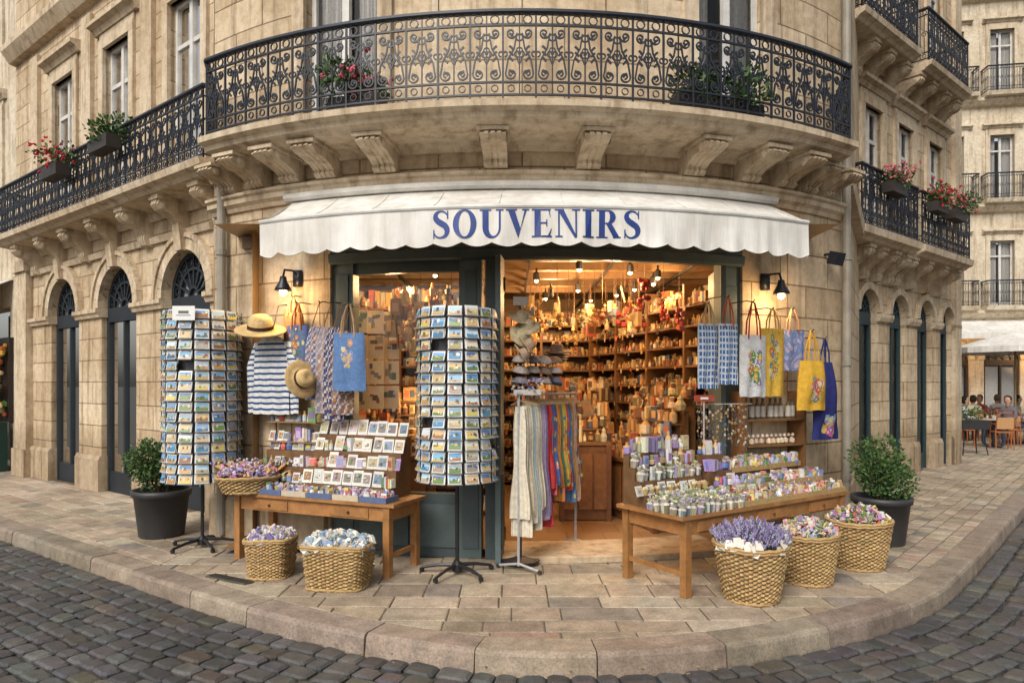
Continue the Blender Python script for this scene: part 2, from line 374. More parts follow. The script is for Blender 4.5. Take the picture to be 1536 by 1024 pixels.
fsweep(TR,D,DL,DR,[(0,7.3),(.12,7.32),(.25,7.5),(.25,7.6),(0,7.66)],30)
fsweep(TR,D,DL,DR,[(0,9.2),(.12,9.22),(.4,9.5),(.4,9.65),(-6,9.7),(-6,9.2)],30)
PI=bld.p('drain_pipes','paint')
for F,s,z1 in((D,DL+.26,3.98),(D,DR-.05,9.2)):
    P=[F.M(s,.09,z) for z in(.05,1,2,3,z1)]; tube(PI,P,.045,(.30,.27,.22),10)
    for z in(.6,1.9,3.1): tube(PI,[F.M(s,.09,z),F.M(s,.09,z+.06)],.056,(.26,.24,.2),10)
# ------------------ left wing
LO=[(.69,.60,0,2.88,True),(2.76,.60,0,2.88,True),(4.83,.60,0,2.88,True)]
wall(A,LW,0,7.2,0,4.15,LO,.17,2)
for z0,z1,zb,zt in((4.15,7.9,4.3,6.9),(7.9,12,8.3,10.6)):
    wall(A,LW,0,7.2,z0,z1,[(c,.44,zb,zt,False) for c in(.69,2.76,4.83)],.3,2)
    for c in(.69,2.76,4.83): win(LW,c,.44,zb,zt,.12); surround(LW,c,.44,zb,zt)
for c,hw,zb,zs,a in LO:
    archring(TR,LW,c,hw,hw+.16,zs,-.1,.06); archring(TR,LW,c,hw+.16,hw+.22,zs,-.02,.09)
    P=[(-.1,zs+hw-.02),(.12,zs+hw-.02),(.16,zs+hw+.34),(-.1,zs+hw+.34)]; fsweep(TR,LW,c-.09,c+.09,P,1)
for s0,s1 in((-.1,.09),(1.29,2.16),(3.36,4.23),(5.43,6.3)):
    s0=max(s0,-.1)
    fsweep(TR,LW,s0-.03,s1+.03,[(-.16,2.74),(.05,2.74),(.07,2.79),(.10,2.81),(.10,2.87),(-.16,2.88)],1)
    fsweep(TR,LW,s0-.02,s1+.02,[(-.16,0),(.06,0),(.06,.5),(.03,.56),(-.16,.56)],1)
fbox(TR,LW,6.3,6.85,0,.12,0,4.1); fbox(TR,LW,6.25,6.9,-.02,.17,0,.5); fbox(TR,LW,6.25,6.9,-.02,.17,3.75,3.95)
fbox(TR,LW,1.55,1.9,0,.07,4.4,7.6);fbox(TR,LW,3.62,3.97,0,.07,4.4,7.6);fbox(TR,LW,5.9,6.25,0,.07,4.4,7.6)
def archdoor(F,c,hw,zs,col=FR,H0=0,o=-.15,grey=(.16,.165,.16)):
    fbox(DF,F,c-hw,c-hw+.08,o,o+.07,H0,zs,col); fbox(DF,F,c+hw-.08,c+hw,o,o+.07,H0,zs,col); fbox(DF,F,c-hw+.08,c+hw-.08,o,o+.08,zs-.22,zs,col)
    fbox(DF,F,c-hw+.08,c+hw-.08,o,o+.06,H0,H0+.32,col); fbox(DF,F,c-.03,c+.03,o+.003,o+.065,H0+.32,zs-.22,col)
    fsweep(GL,F,c-hw,c+hw,[(o+.03,H0),(o+.03,zs)],1,W1,False)
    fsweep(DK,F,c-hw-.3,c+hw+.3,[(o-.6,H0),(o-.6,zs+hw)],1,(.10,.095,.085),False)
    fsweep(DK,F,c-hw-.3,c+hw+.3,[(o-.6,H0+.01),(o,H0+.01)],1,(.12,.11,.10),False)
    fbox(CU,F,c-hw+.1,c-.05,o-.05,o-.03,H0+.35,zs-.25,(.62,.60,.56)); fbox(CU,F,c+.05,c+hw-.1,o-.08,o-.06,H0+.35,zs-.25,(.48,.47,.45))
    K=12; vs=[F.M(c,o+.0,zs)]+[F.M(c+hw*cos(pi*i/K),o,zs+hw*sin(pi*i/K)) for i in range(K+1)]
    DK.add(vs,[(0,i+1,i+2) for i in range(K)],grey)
    for i in range(1,8):
        a=pi*i/8; frib(DF,F,[(c+.12*cos(a),zs+.12*sin(a)),(c+hw*cos(a),zs+hw*sin(a))],o+.04,.014,.02,col)
    for r in(.12,hw*.62,hw-.03): frib(DF,F,[(c+r*cos(pi*i/16),zs+r*sin(pi*i/16)) for i in range(17)],o+.04,.018 if r<.5 else .035,.022,col)
    for i in range(8):
        a=pi*(i+.5)/8; frib(DF,F,[(c+hw*.78*cos(a)+.05*cos(t),zs+hw*.78*sin(a)+.05*sin(t)) for t in [2*pi*k/8 for k in range(9)]],o+.04,.007,.01,col)
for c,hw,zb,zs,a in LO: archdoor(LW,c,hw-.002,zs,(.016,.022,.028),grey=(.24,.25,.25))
def wingbal(F,s0,s1,zb,zt,dep,h,cs,rich=True,side=None):
    fsweep(TR,F,s0,s1,[(0,zb-.16),(.05,zb-.16),(.09,zb-.06),(.14,zb-.03),(dep-.12,zb),(dep-.08,zb+.04),(dep,zb+.07),(dep+.02,zt),(0,zt+.001)],1)
    railing(IR,F,s0+.03,s1-.03,dep-.06,zt,h,rich)
    for s in(s0+.03,s1-.03):
        p=F.M(s,dep-.06,0); q=F.M(s,0,0); railing(IR,Line((p[0],p[1]),(q[0]-p[0],q[1]-p[1])),0,dep-.06,0,zt,h,False)
    for c in cs: corbel(F,c,.2,dep*.75,zb-.50,zb)
wingbal(LW,-.78,6.4,4.13,4.28,.60,.84,[-.3,.69,1.72,2.76,3.8,4.83,5.9])
fsweep(TR,LW,0,7.2,[(0,3.66),(.05,3.66),(.07,3.74),(0,3.78)],1)
fsweep(TR,LW,0,7.2,[(0,7.75),(.12,7.77),(.25,7.95),(.25,8.05),(0,8.1)],1)
fsweep(TR,LW,0,7.2,[(-8,11.6),(.12,11.62),(.5,12),(.5,12.2),(-8,12.3)],1)
# ------------------ right wing
RO=[(.32,.38,0,2.95,True),(1.62,.38,0,2.95,True),(2.92,.38,0,2.95,True),(4.08,.33,0,2.95,True)]
wall(A,RW,0,4.75,0,4.0,RO,.2,2)
for z0,z1,zb,zt in((4.0,7.4,4.15,6.5),(7.4,12,7.65,10.1)):
    wall(A,RW,0,4.75,z0,z1,[(c,.36,zb,zt,False) for c in(.5,1.9,3.4)],.3,2)
    for c in(.5,1.9,3.4): win(RW,c,.36,zb,zt,.12); surround(RW,c,.36,zb,zt)
for c,hw,zb,zs,a in RO:
    archring(TR,RW,c,hw,hw+.12,zs,-.1,.06); archdoor(RW,c,hw-.002,zs,(.02,.045,.055),o=-.17,grey=(.06,.075,.08))
for s0,s1 in((.72,1.22),(2.02,2.52),(3.32,3.73),(4.43,4.75)):
    fsweep(TR,RW,s0-.03,s1+.03,[(-.18,2.80),(.05,2.80),(.08,2.87),(.08,2.93),(-.18,2.94)],1)
    fsweep(TR,RW,s0-.03,s1+.03,[(-.18,0),(.06,0),(.06,.5),(.03,.58),(-.18,.58)],1)
fbox(TR,RW,4.4,4.76,0,.08,.0,12)
wingbal(RW,-1.2,1.05,3.95,4.13,.60,.95,[-.5,.0,.5,1.0]); wingbal(RW,1.2,3.7,3.95,4.13,.60,.95,[1.3,2.0,2.8,3.5])
wingbal(RW,-1.2,1.05,7.3,7.45,.6,.95,[-.3,.3,1.0]); wingbal(RW,1.5,3.6,7.3,7.45,.6,.95,[1.6,2.2,2.9,3.5])
fsweep(TR,RW,-1,4.8,[(-8,11.6),(.12,11.62),(.5,12),(.5,12.2),(-8,12.3)],1)
RE=Line(RW.M(4.75,0,0)[:2],(-.64,.768),1)
wall(A,RE,0,9,0,12,[(2,.4,4.2,6.5,False),(5,.4,4.2,6.5,False)],.3,3)
# ------------------ shopfront joinery
SF=bld.p('shopfront_joinery','paint'); G=(.085,.118,.12); G2=(.06,.085,.09)
def post(s0,s1,z0,z1,o0=-.16,o1=-.04,col=G): fbox(SF,D,s0,s1,o0,o1,z0,z1,col,3)
post(SH0,SH1,2.93,ZO,-.2,.0,G); fsweep(SF,D,SH0,SH1,[(-.0,2.90),(.03,2.92),(.04,3.0),(.0,3.02)],14,G2)
post(SH0,SH0+.24,0,2.93); post(SH0+.05,SH0+.19,.5,2.8,-.04,-.025,G2)
WX0,WX1=SH0+.24,-.62
post(WX0,WX1,0,.62,-.16,-.05,G2); 
for k in range(2): post(WX0+.08+k*.6,WX0+.6+k*.6,.1,.52,-.05,-.03,G)
post(WX1,WX1+.22,0,2.93,-.2,-.02); post(WX1+.06,WX1+.17,1.0,2.8,-.02,-.005,G2); post(WX1+.04,WX1+.19,.1,.8,-.02,-.003,G2)
post(-.36,-.20,0,2.93,-.22,.0,G2)
post(WX0,WX1,2.80,2.93,-.15,-.06,G2)
fsweep(bld.p('shop_window_glass','glass'),D,WX0,WX1,[(-.1,.62),(-.1,2.8)],8,W1,False)
post(2.10,SH1,0,2.93); post(2.15,2.29,.3,2.7,-.04,-.025,G2)
for (s,w,e) in((-.2,.26,1),(2.10,.7,-1)):
    p=D.M(s,.0,0)
    F=Line((p[0],p[1]),(-.12,-1) if e>0 else (.1,1))
    fbox(SF,F,0,w,-.025,.025,.02,2.9,G)
    fbox(SF,F,.05,w-.05,.0252,.037,.15,.85,G2); fbox(SF,F,.05,w-.05,-.037,-.0252,.15,.85,G2); fbox(SF,F,.05,w-.05,.0252,.03,1.0,2.75,G2)
for z in(.2,1.4,2.6): fbox(SF,D,-.2,-.16,0,.03,z,z+.12,(.02,.02,.02))
fsweep(TR,D,-.2,2.10,[(-.5,.0),(.16,.0),(.16,.055),(.14,.065),(-.5,.066)],8,(1.3,1.3,1.3))
IN=bld.p('shop_interior_shell','paint'); 
def quad(mb,a,b,c,d,col): mb.add([a,b,c,d],[(0,1,2,3)],col)
WC=(.36,.23,.11)
z0,z1=.03,3.3
quad(bld.p('shop_floor','tiles'),(-2.9,6.8,.05),(3.2,6.8,.05),(3.2,13,.05),(-2.9,13,.05),W1)
quad(IN,(-3.0,6.85,z1),(3.3,6.85,z1),(3.3,13,z1),(-3.0,13,z1),(.42,.30,.17))
quad(IN,(-2.9,13,z0),(3.2,13,z0),(3.2,13,z1),(-2.9,13,z1),WC)
quad(IN,(-2.7,7.1,z0),(-2.9,13,z0),(-2.9,13,z1),(-2.7,7.1,z1),WC); quad(IN,(2.95,7.3,z0),(3.1,13,z0),(3.1,13,z1),(2.95,7.3,z1),WC)
for s in(SH0-.01,SH1+.01):
    a=D.M(s,-.3,0);b=D.M(s+(-.7 if s<0 else .6),-.45,0); quad(IN,(a[0],a[1],0),(b[0],b[1],0),(b[0],b[1],z1),(a[0],a[1],z1),WC)
for y in(7.4,8.1,8.8,9.5,10.2,10.9): box(IN,I4,.1,y,3.22,6,.12,.14,(.26,.16,.08))
for x in(-1.5,0.2,1.2,2.2): box(IN,I4,x,10,3.13,.03,5.6,.03,(.03,.03,.03))
bld.done()
# ------------------ street & paving
ctrl=[(-30,26.3),(-18.7,17.6),(-12,12.43),(-8,9.35),(-5.68,7.57),(-3.22,5.80),(-1.69,4.74),(-.45,4.16),(.4,4.03),(1.36,4.18),(2.41,4.63),(3.26,5.23),(4.16,6.15),(5.2,7.29),(6.5,8.72),(9,11.5),(16.5,19.7),(24,27.9)]
ctrl=[(x*1.065,y*1.065) for x,y in ctrl]
ks=catm(ctrl,8)
def hull(pts):
    pts=sorted(pts); h=[]
    for p in pts:
        while len(h)>=2 and (h[-1][0]-h[-2][0])*(p[1]-h[-2][1])-(h[-1][1]-h[-2][1])*(p[0]-h[-2][0])<=1e-9: h.pop()
        h.append(p)
    return h
KL=hull(ks)
K=Poly(KL)
kerb=Thing('kerb'); kb=kerb.p('kerb_stones','paving')
s=0
while s<K.L[-1]-1:
    L=U(.7,1.15); c=jit((.33,.27,.205),.14)
    n=max(2,int(L/.15)); h=U(-.004,.004); w_=U(-.008,.008)
    fsweep(kb,K,s,s+L-.010,[(-.25,-.16),(-.25,h),(-.243,h+.006),(-.03+w_,h+.006),(-.010+w_,h-.004),(w_,h-.024),(.012,-.16)],n,c); s+=L
kerb.done()
def stone(mb,poly,zt,bev,col,tilt=0):
    n=len(poly); cx=sum(p[0] for p in poly)/n; cy=sum(p[1] for p in poly)/n; tx,ty=U(-tilt,tilt),U(-tilt,tilt)
    vs=[]
    for x,y in poly:
        l=math.hypot(x-cx,y-cy) or 1; k=max(.3,1-bev*1.4/l); xx,yy=cx+(x-cx)*k,cy+(y-cy)*k
        vs.append((xx,yy,zt+(xx-cx)*tx+(yy-cy)*ty))
    for x,y in poly: vs.append((x,y,zt-bev*.8+(x-cx)*tx+(y-cy)*ty))
    for x,y in poly: vs.append((x,y,zt-bev*.8-.03))
    fs=[tuple(range(n))]
    for a in(0,n): fs+=[(a+i,a+n+i,a+n+(i+1)%n,a+(i+1)%n) for i in range(n)]
    mb.add(vs,fs,col)
road=Thing('cobblestone_road',(0,2,-.12)); cb=road.p('cobbles','cobble')
v=.015
while v<11:
    dep=U(.13,.175); F=Poly([K.M(t,v,0)[:2] for t in [K.L[-1]*i/140 for i in range(141)]])
    s=U(0,.2)
    while s<F.L[-1]-.4:
        L=U(.14,.25); p=F.M(s,0,0)
        if p[1]>2.8 and p[1]<19 and -15<p[0]<17 and (abs(p[0])<p[1]*.95+1.5):
            g=.016; j=lambda:U(-.010,.010)
            a0,b0,a1,b1=s+g/2,g/2,s+L-g/2,dep-g/2; cr=.022
            pts=[(a0+cr,b0+j()*.5),(a0+j()*.4,b0+cr),(a0+j()*.4,b1-cr),(a0+cr,b1+j()*.5),(a1-cr,b1+j()*.5),(a1+j()*.4,b1-cr),(a1+j()*.4,b0+cr),(a1-cr,b0+j()*.5)]
            P=[F.M(x,y,0)[:2] for x,y in pts]
            q=RR(); c=(.082,.080,.080) if q<.72 else ((.108,.103,.098) if q<.9 else (.10,.088,.072))
            stone(cb,P,-.12+U(-.006,.007),.017,jit(c,.25),.06)
        s+=L
    v+=dep
road.done()
def clip(poly,cl):
    for a,b,c in cl:
        out=[];n=len(poly)
        for i in range(n):
            p,q=poly[i],poly[(i+1)%n]; dp=a*p[0]+b*p[1]-c; dq=a*q[0]+b*q[1]-c
            if dp<=0: out.append(p)
            if (dp<0<dq) or (dq<0<dp):
                t=dp/(dp-dq); out.append((p[0]+(q[0]-p[0])*t,p[1]+(q[1]-p[1])*t))
        poly=out
        if len(poly)<3: return []
    return poly
IK=[K.M(L,-.256,0)[:2] for L in K.L]
planes=[]
for a,b2 in zip(IK,IK[1:]):
    dx,dy=b2[0]-a[0],b2[1]-a[1]; l=math.hypot(dx,dy); nx,ny=dy/l,-dx/l; planes.append((nx,ny,nx*a[0]+ny*a[1]))
def inside_building(x,y):
    if x<-3.8: return y>8.7+(-3.8-x)/1.3+.1
    if x<-3.4: return y>8.8
    if x<3.8: return y>12.6-math.sqrt(max(0,36-(x-.1)**2))+.15
    if x<5.9: return y>7.87+(x-3.79)*1.77+.2
    if x<9.6: return y>11.6+(x-5.9)/1.2+.15
    return False
pav=Thing('pavement',(0,6,0)); pb=pav.p('flagstones','paving')
def flags(ang,extra,x0,x1,y0,y1,rmin,rmax,lmin,lmax):
    ca,sa=cos(ang),sin(ang); v=y0
    while v<y1:
        d=U(rmin,rmax); u=x0+U(0,.3)
        while u<x1:
            L=U(lmin,lmax); g=.0055
            P=[(u+g,v+g),(u+L-g,v+g),(u+L-g+U(-.004,.004),v+d-g+U(-.003,.003)),(u+g,v+d-g)]
            P=[(a*ca-b*sa,a*sa+b*ca) for a,b in P]; cx=sum(p[0] for p in P)/4; cy=sum(p[1] for p in P)/4
            if 3<cy<24 and -17<cx<24 and not inside_building(cx,cy) and abs(cx)<cy*.9+2:
                near=[pl for pl in planes if abs(pl[0]*cx+pl[1]*cy-pl[2])<1.2 or pl[0]*cx+pl[1]*cy>pl[2]]
                Q=clip(P,near+extra)
                if len(Q)>=3:
                    q=RR(); c=(.44,.355,.26) if q<.5 else ((.50,.415,.31) if q<.72 else ((.375,.30,.22) if q<.86 else ((.40,.29,.215) if q<.93 else (.31,.27,.225))))
                    stone(pb,Q,U(-.004,.004),.007,jit(c,.10),.008)
            u+=L
        v+=d
xl,xr=-3.3,3.6
flags(0,[(1,0,xr),(-1,0,-xl)],-3.6,4,3.8,9,.22,.36,.26,.62)
aL=math.atan2(-.61,.793); flags(aL,[(1,0,xl-.003)],-22,2,-2,12,.22,.32,.24,.5)
aR=math.atan2(.74,.67); flags(aR,[(-1,0,-xr-.003)],4,34,-12,10,.14,.22,.15,.32)
base=pav.p('mortar_bed','mortar'); pts=[(p[0],p[1],-.011) for p in IK]+[(26,60,-.011),(-34,60,-.011)]
base.add(pts,[tuple(range(len(pts)))],W1)
pav.done()
g=Thing('ground',(0,0,-.15)); gm=g.p('g','dirt'); gm.add([(-400,-400,-.15),(400,-400,-.15),(400,400,-.15),(-400,400,-.15)],[(0,1,2,3)],W1); g.done()
lt_=Thing('fallen_petals',(0,5,0)); pm=lt_.p('petals','leaf')
for k in range(260):
    t=U(18,42); o=U(.01,.14) if RR()<.65 else -U(.3,2.0); p=K.M(t,o,(-.095 if o>0 else .009)); 
    if inside_building(p[0],p[1]+.3): continue
    a=U(0,6); r=U(.006,.016); v_=Vector(p); pm.add([v_+Vector((r*cos(a+q*1.57),r*.6*sin(a+q*1.57),U(0,.006))) for q in range(4)],[(0,1,2,3)],jit(random.choice([(.3,.24,.1),(.35,.3,.2),(.2,.14,.06),(.45,.3,.3),(.10,.13,.05)]),.2))
lt_.done()
mc=Thing('drain_grate',(-2.45,5.75,0)); mm=mc.p('m','iron'); Mx=T(-2.45,5.92,.009,-.5)
box(mm,Mx,0,0,0,.5,.10,.008,(.10,.09,.075))
for i in range(12): box(mm,Mx,-.22+i*.04,0,.0065,.018,.08,.004,(.05,.045,.04))
mc.done()
# ------------------ awning
AW=Arc(.2,11.2,5.6); a0,a1=-2.57,2.57
aw=Thing('shop_awning',(.2,6.4,3.2)); cv=aw.p('canopy','canvas',True); va=aw.p('valance','canvas'); sup=aw.p('arms_and_cassette','paint')
n=64; rows=6; vs=[]
for i in range(n+1):
    t=i/n; f=Vector(AW.M(a0+(a1-a0)*t,0,3.16)); bk=Vector(D.M(-2.38+(2.62+2.38)*t,.06,3.56))
    for j in range(rows+1):
        k=j/rows; p=bk.lerp(f,k); p.z-=.03*sin(pi*k)+.010*abs(sin(t*pi*9))*sin(pi*k); vs.append(p)
cv.add(vs,[(i*(rows+1)+j,(i+1)*(rows+1)+j,(i+1)*(rows+1)+j+1,i*(rows+1)+j+1) for i in range(n) for j in range(rows)],W1)
cv.add([v-Vector((0,0,.006)) for v in vs],[(i*(rows+1)+j,i*(rows+1)+j+1,(i+1)*(rows+1)+j+1,(i+1)*(rows+1)+j) for i in range(n) for j in range(rows)],W1)
for k in range(1,9):
    i=int(n*k/9); tube(cv,[vs[i*(rows+1)+j]+Vector((0,0,.003)) for j in range(rows+1)],.004,W1,4)
def wave(s): return .014*sin(s*7.5)+.008*sin(s*19+1)+.005*sin(s*37)
sc_n=21; n=sc_n*10; vs=[]
for i in range(n+1):
    s=a0+(a1-a0)*i/n; ph=(i%10)/10; zb=2.862-.034*sin(pi*ph)
    for k in range(5):
        z=3.16+(zb-3.16)*k/4; vs.append(AW.M(s,.004+wave(s)*(k/4)**1.3,z))
va.add(vs,[(i*5+j,(i+1)*5+j,(i+1)*5+j+1,i*5+j+1) for i in range(n) for j in range(4)],W1)
fsweep(sup,AW,a0,a1,[(-.03,3.135),(.012,3.14),(.018,3.155),(.012,3.172),(-.03,3.172)],50,(.6,.58,.54))
tube(va,[AW.M(a0+(a1-a0)*i/n,.004+wave(a0+(a1-a0)*i/n),2.862-.034*sin(pi*((i%10)/10))) for i in range(n+1)],.004,W1,4)
for e,t in((0,a0),(1,a1)):
    f=Vector(AW.M(t,0,3.16)); bk=Vector(D.M(-2.38 if e==0 else 2.62,.06,3.56)); P=[]
    for j in range(13):
        k=j/12; p=bk.lerp(f,k); low=Vector((p.x,p.y,p.z-.30*(k**.7)-.02-.02*abs(sin(k*pi*3)))); P+=[p,low]
    va.add(P,[(2*i,2*i+1,2*i+3,2*i+2) for i in range(12)],W1)
fsweep(sup,D,-2.45,2.69,[(0,3.555),(.12,3.555),(.14,3.58),(.14,3.62),(.11,3.635),(0,3.635)],40,(.60,.58,.53))
for s in(-1.9,-.3,1.2,2.3):
    p=Vector(D.M(s,.05,3.3)); q=Vector(AW.M(s*.98,-.05,3.12)); m_=(p+q)/2+Vector((.25 if s<0 else -.25,0,0)); tube(sup,[p,m_,q],.018,(.5,.5,.48),8)
le=aw.p('souvenirs_lettering','paint'); BLUE=(.016,.045,.215)
def strip(pts,ws):
    P=catm([(p[0],p[1],w) for p,w in zip(pts,ws)],6); out=[]
    for i,(x,y,w) in enumerate(P):
        a=P[max(0,i-1)];b=P[min(len(P)-1,i+1)];dx,dy=b[0]-a[0],b[1]-a[1];l=math.hypot(dx,dy) or 1
        out.append(((x-dy/l*w/2,y+dx/l*w/2),(x+dy/l*w/2,y-dx/l*w/2)))
    return [[out[i][0],out[i][1],out[i+1][1],out[i+1][0]] for i in range(len(out)-1)]
def rc(x0,x1,y0,y1): 
    n=max(1,int((x1-x0)/.15)); return [[(x0+(x1-x0)*i/n,y0),(x0+(x1-x0)*(i+1)/n,y0),(x0+(x1-x0)*(i+1)/n,y1),(x0+(x1-x0)*i/n,y1)] for i in range(n)]
def ell(cx,cy,rx,ry,ix,iy,a0,a1,n=24):
    o=[]
    for i in range(n):
        a,b=a0+(a1-a0)*i/n,a0+(a1-a0)*(i+1)/n
        o.append([(cx+rx*cos(a),cy+ry*sin(a)),(cx+rx*cos(b),cy+ry*sin(b)),(cx+ix*cos(b),cy+iy*sin(b)),(cx+ix*cos(a),cy+iy*sin(a))])
    return o
t=.055
def gS(): return [strip([(.60,.80),(.50,.93),(.34,.97),(.19,.90),(.15,.75),(.24,.62),(.38,.53),(.52,.43),(.58,.28),(.52,.11),(.34,.03),(.17,.08),(.08,.24)],[.03,.06,.07,.13,.19,.21,.22,.21,.19,.13,.07,.06,.03]),rc(.575,.62,.70,.99),rc(.06,.105,.01,.32)],.68
def gO(): return [ell(.46,.5,.43,.525,.215,.46,0,2*pi,36)],.92
def gU(): return [rc(.10,.32,.36,1-t),rc(.0,.42,1-t,1),rc(.58,.86,1-t,1),rc(.69,.76,.36,1-t),[[(.43+.33*cos(a),.36+.385*sin(a)),(.43+.33*cos(b),.36+.385*sin(b)),(.505+.185*cos(b),.36+.30*sin(b)),(.505+.185*cos(a),.36+.30*sin(a))] for a,b in [(pi+pi*i/16,pi+pi*(i+1)/16) for i in range(16)]]],.86
def gV(): return [[[(.08,1-t),(.32,1-t),(.53,.30),(.44,-.02)]],[[(.44,-.02),(.53,.30),(.74,1-t),(.67,1-t)]],rc(0,.40,1-t,1),rc(.58,.84,1-t,1)],.84
def gE(): return [rc(.10,.32,t,1-t),rc(.0,.68,1-t,1),rc(.0,.72,0,t),rc(.32,.52,.48,.53),rc(.52,.56,.38,.63),[[(.64,1-t),(.60,1-t),(.66,.72),(.68,.72)]],[[(.58,t),(.66,t),(.72,.30),(.70,.30)]]],.74
def gN(): return [rc(.12,.18,t,1-t),rc(.74,.80,0,1-t),[[(.12,1-t),(.34,1-t),(.80,.0),(.72,-.02)],],rc(0,.34,1-t,1),rc(.62,.92,1-t,1),rc(.02,.28,0,t)],.92
def gI(): return [rc(.10,.32,t,1-t),rc(0,.42,1-t,1),rc(0,.42,0,t)],.42
def gR(): return [rc(.10,.32,t,1-t),rc(0,.42,1-t,1),rc(0,.42,0,t),ell(.42,.75,.29,.25,.08,.2,-pi/2,pi/2,14),rc(.32,.42,.5,.55),[[(.36,.52),(.56,.52),(.84,t),(.62,t)]],rc(.62,.90,0,t)],.88
x=0; Hh=.232; L=[gS(),gO(),gU(),gV(),gE(),gN(),gI(),gR(),gS()]; tot=sum(w for _,w in L)+.085*8; kx=1.74/tot; S0=-.87
pc=0
for ps,w in L:
    for group in ps:
        pc+=1; off=.0066+.0005*(pc%6)
        for pg in group:
            def mp3(a,b):
                s=S0+(x+a)*kx; z=2.897+b*Hh; return AW.M(s,off+wave(s)*((3.16-z)/.298)**1.3,z)
            le.add([mp3(a,b) for a,b in pg],[tuple(range(len(pg)))],BLUE)
    x+=w+.085
aw.done()
# ------------------ interior shelves and goods
WOOD=(.20,.095,.035); WARM=[(.50,.32,.14),(.40,.22,.09),(.58,.45,.24),(.26,.12,.05),(.60,.50,.32),(.40,.10,.05),(.14,.06,.03),(.52,.34,.12),(.62,.56,.42),(.20,.17,.10),(.10,.13,.19),(.46,.26,.10),(.10,.06,.04),(.30,.2,.12)]
def item(mb,M,h,pal,kind=None):
    k=kind if kind is not None else random.choice((0,0,1,1,2,3,4,5)); c=jit(random.choice(pal),.25); w=h*U(.35,.65)
    if k==0: box(mb,M,0,0,h/2,w*1.2,w*.6,h,c,U(.8,1)); box(mb,M,0,-w*.305,h*.5,w*.8,.002,h*.5,jit(random.choice(pal),.3))
    elif k==1: rev(mb,M,[(w*.4,0),(w*.5,h*.1),(w*.48,h*.6),(w*.2,h*.8),(w*.22,h)],8,lambda i,j:c if j<2 else jit((.5,.3,.12),.1))
    elif k==2:
        for q in range(3): box(mb,M,(q-1)*w*.45,0,h*.45,w*.38,w*1.1,h*U(.75,.95),jit(random.choice(pal),.3))
    elif k==3: box(mb,M@Matrix.Rotation(-.25,4,'X'),0,0,h*.45,w*1.5,.012,h*.9,c); box(mb,M@Matrix.Rotation(-.25,4,'X'),0,-.008,h*.45,w*1.1,.004,h*.6,jit(random.choice(pal),.3))
    elif k==4: rev(mb,M,[(w*.5,0),(w*.62,h*.35),(w*.3,h*.62),(w*.33,h*.75),(.0,h)],7,c)
    else:
        blob(mb,M@Vector((0,0,h*.3)),h*.3,c,1,7); blob(mb,M@Vector((0,0,h*.68)),h*.19,jit(random.choice(pal),.2),1,7); box(mb,M,0,0,h*.85,h*.3,h*.3,h*.06,jit(c,.2),.5)
def shelf(name,p,d,sg,L,dep,zs,H,pal=WARM,dens=.078):
    F=Line(p,d,sg); th=Thing(name,(*F.M(L/2,0,0)[:2],0)); wd=th.p('shelf_boards','wood'); gd=th.p('shelf_goods','goods')
    for z in zs: fbox(wd,F,0,L,-dep,0,z-.025,z,jit(WOOD,.1))
    n=max(1,round(L/.95))
    for i in range(n+1): fbox(wd,F,L*i/n-.02,L*i/n+.02,-dep,.012,0,H,WOOD)
    fbox(wd,F,0,L,-dep-.02,-dep,0,H,(.15,.075,.03))
    rz=math.atan2(F.d[1],F.d[0]) if sg>0 else math.atan2(-F.d[1],-F.d[0])
    for a,z in enumerate(zs):
        h=(zs[a+1] if a+1<len(zs) else z+.33)-z-.05
        for row,kk in((.04,.6),(.12,.85),(.22,1)):
            s=.05
            while s<L-.05:
                q=F.M(s,-row,z); item(gd,T(*q,rz+U(-.4,.4)),h*U(.5,1.0)*kk,pal); s+=dens*U(.6,1.5)
        s=.1
        while s<L-.1:
            if RR()<.3:
                q=F.M(s,.02,z); L_=U(.03,.07); c=jit(random.choice(pal),.3); box(gd,T(q[0],q[1],z-L_/2-.01,rz+U(-.3,.3)),0,0,0,U(.03,.05),.006,L_,c,U(.8,1.1))
            s+=U(.07,.2)
    th.done(); return F
zs=[.12,.42,.70,.96,1.20,1.44,1.68,1.92,2.16,2.40,2.64]
shelf('goods_shelf',(2.36,7.35),(1.25-2.36,11.0-7.35),-1,3.8,.32,zs,2.9)
shelf('goods_shelf',(-.5,11.1),(1,0),1,1.95,.32,zs,2.9)
shelf('goods_shelf',(-2.55,8.5),(1,0),1,2.3,.3,zs,2.9,WARM+[(.5,.5,.5),(.1,.2,.4),(.55,.1,.08)])
shelf('goods_shelf',(-.2,8.8),(0,1),1,2.2,.3,zs,2.9)
def counter(name,cx,cy,rz,w,d,h,tiers):
    th=Thing(name,(cx,cy,0)); wd=th.p('carcass','wood'); gd=th.p('wares','goods'); M=T(cx,cy,.05,rz)
    box(wd,M,0,0,h-.02,w,d,.04,WOOD); box(wd,M,0,.02,h/2-.02,w*.94,d*.9,h-.06,(.20,.09,.035)); 
    for x in(-w/2+.03,w/2-.03): box(wd,M,x,-d/2+.03,h/2-.02,.06,.06,h-.04,(.16,.07,.03))
    for k in range(3): box(wd,M,(k-1)*w*.3,-d*.45-.008,h*.5,w*.26,.016,h*.7,(.23,.105,.04))
    for t_ in range(tiers):
        zz=h+t_*.15; yy=-d/2+d*(t_+.5)/tiers
        if t_: box(wd,M,0,yy+.02,zz-.01+.0,w*.96,d/tiers*.98,.02,WOOD); box(wd,M,0,yy+.05,h+(zz-h)/2-.01,w*.94,.02,zz-h-.02,WOOD)
        x=-w/2+.05
        while x<w/2-.04: item(gd,M@T(x,yy+U(-.03,.03),zz+.001,U(-.5,.5)),U(.1,.2),WARM); x+=U(.05,.09)
    th.done()
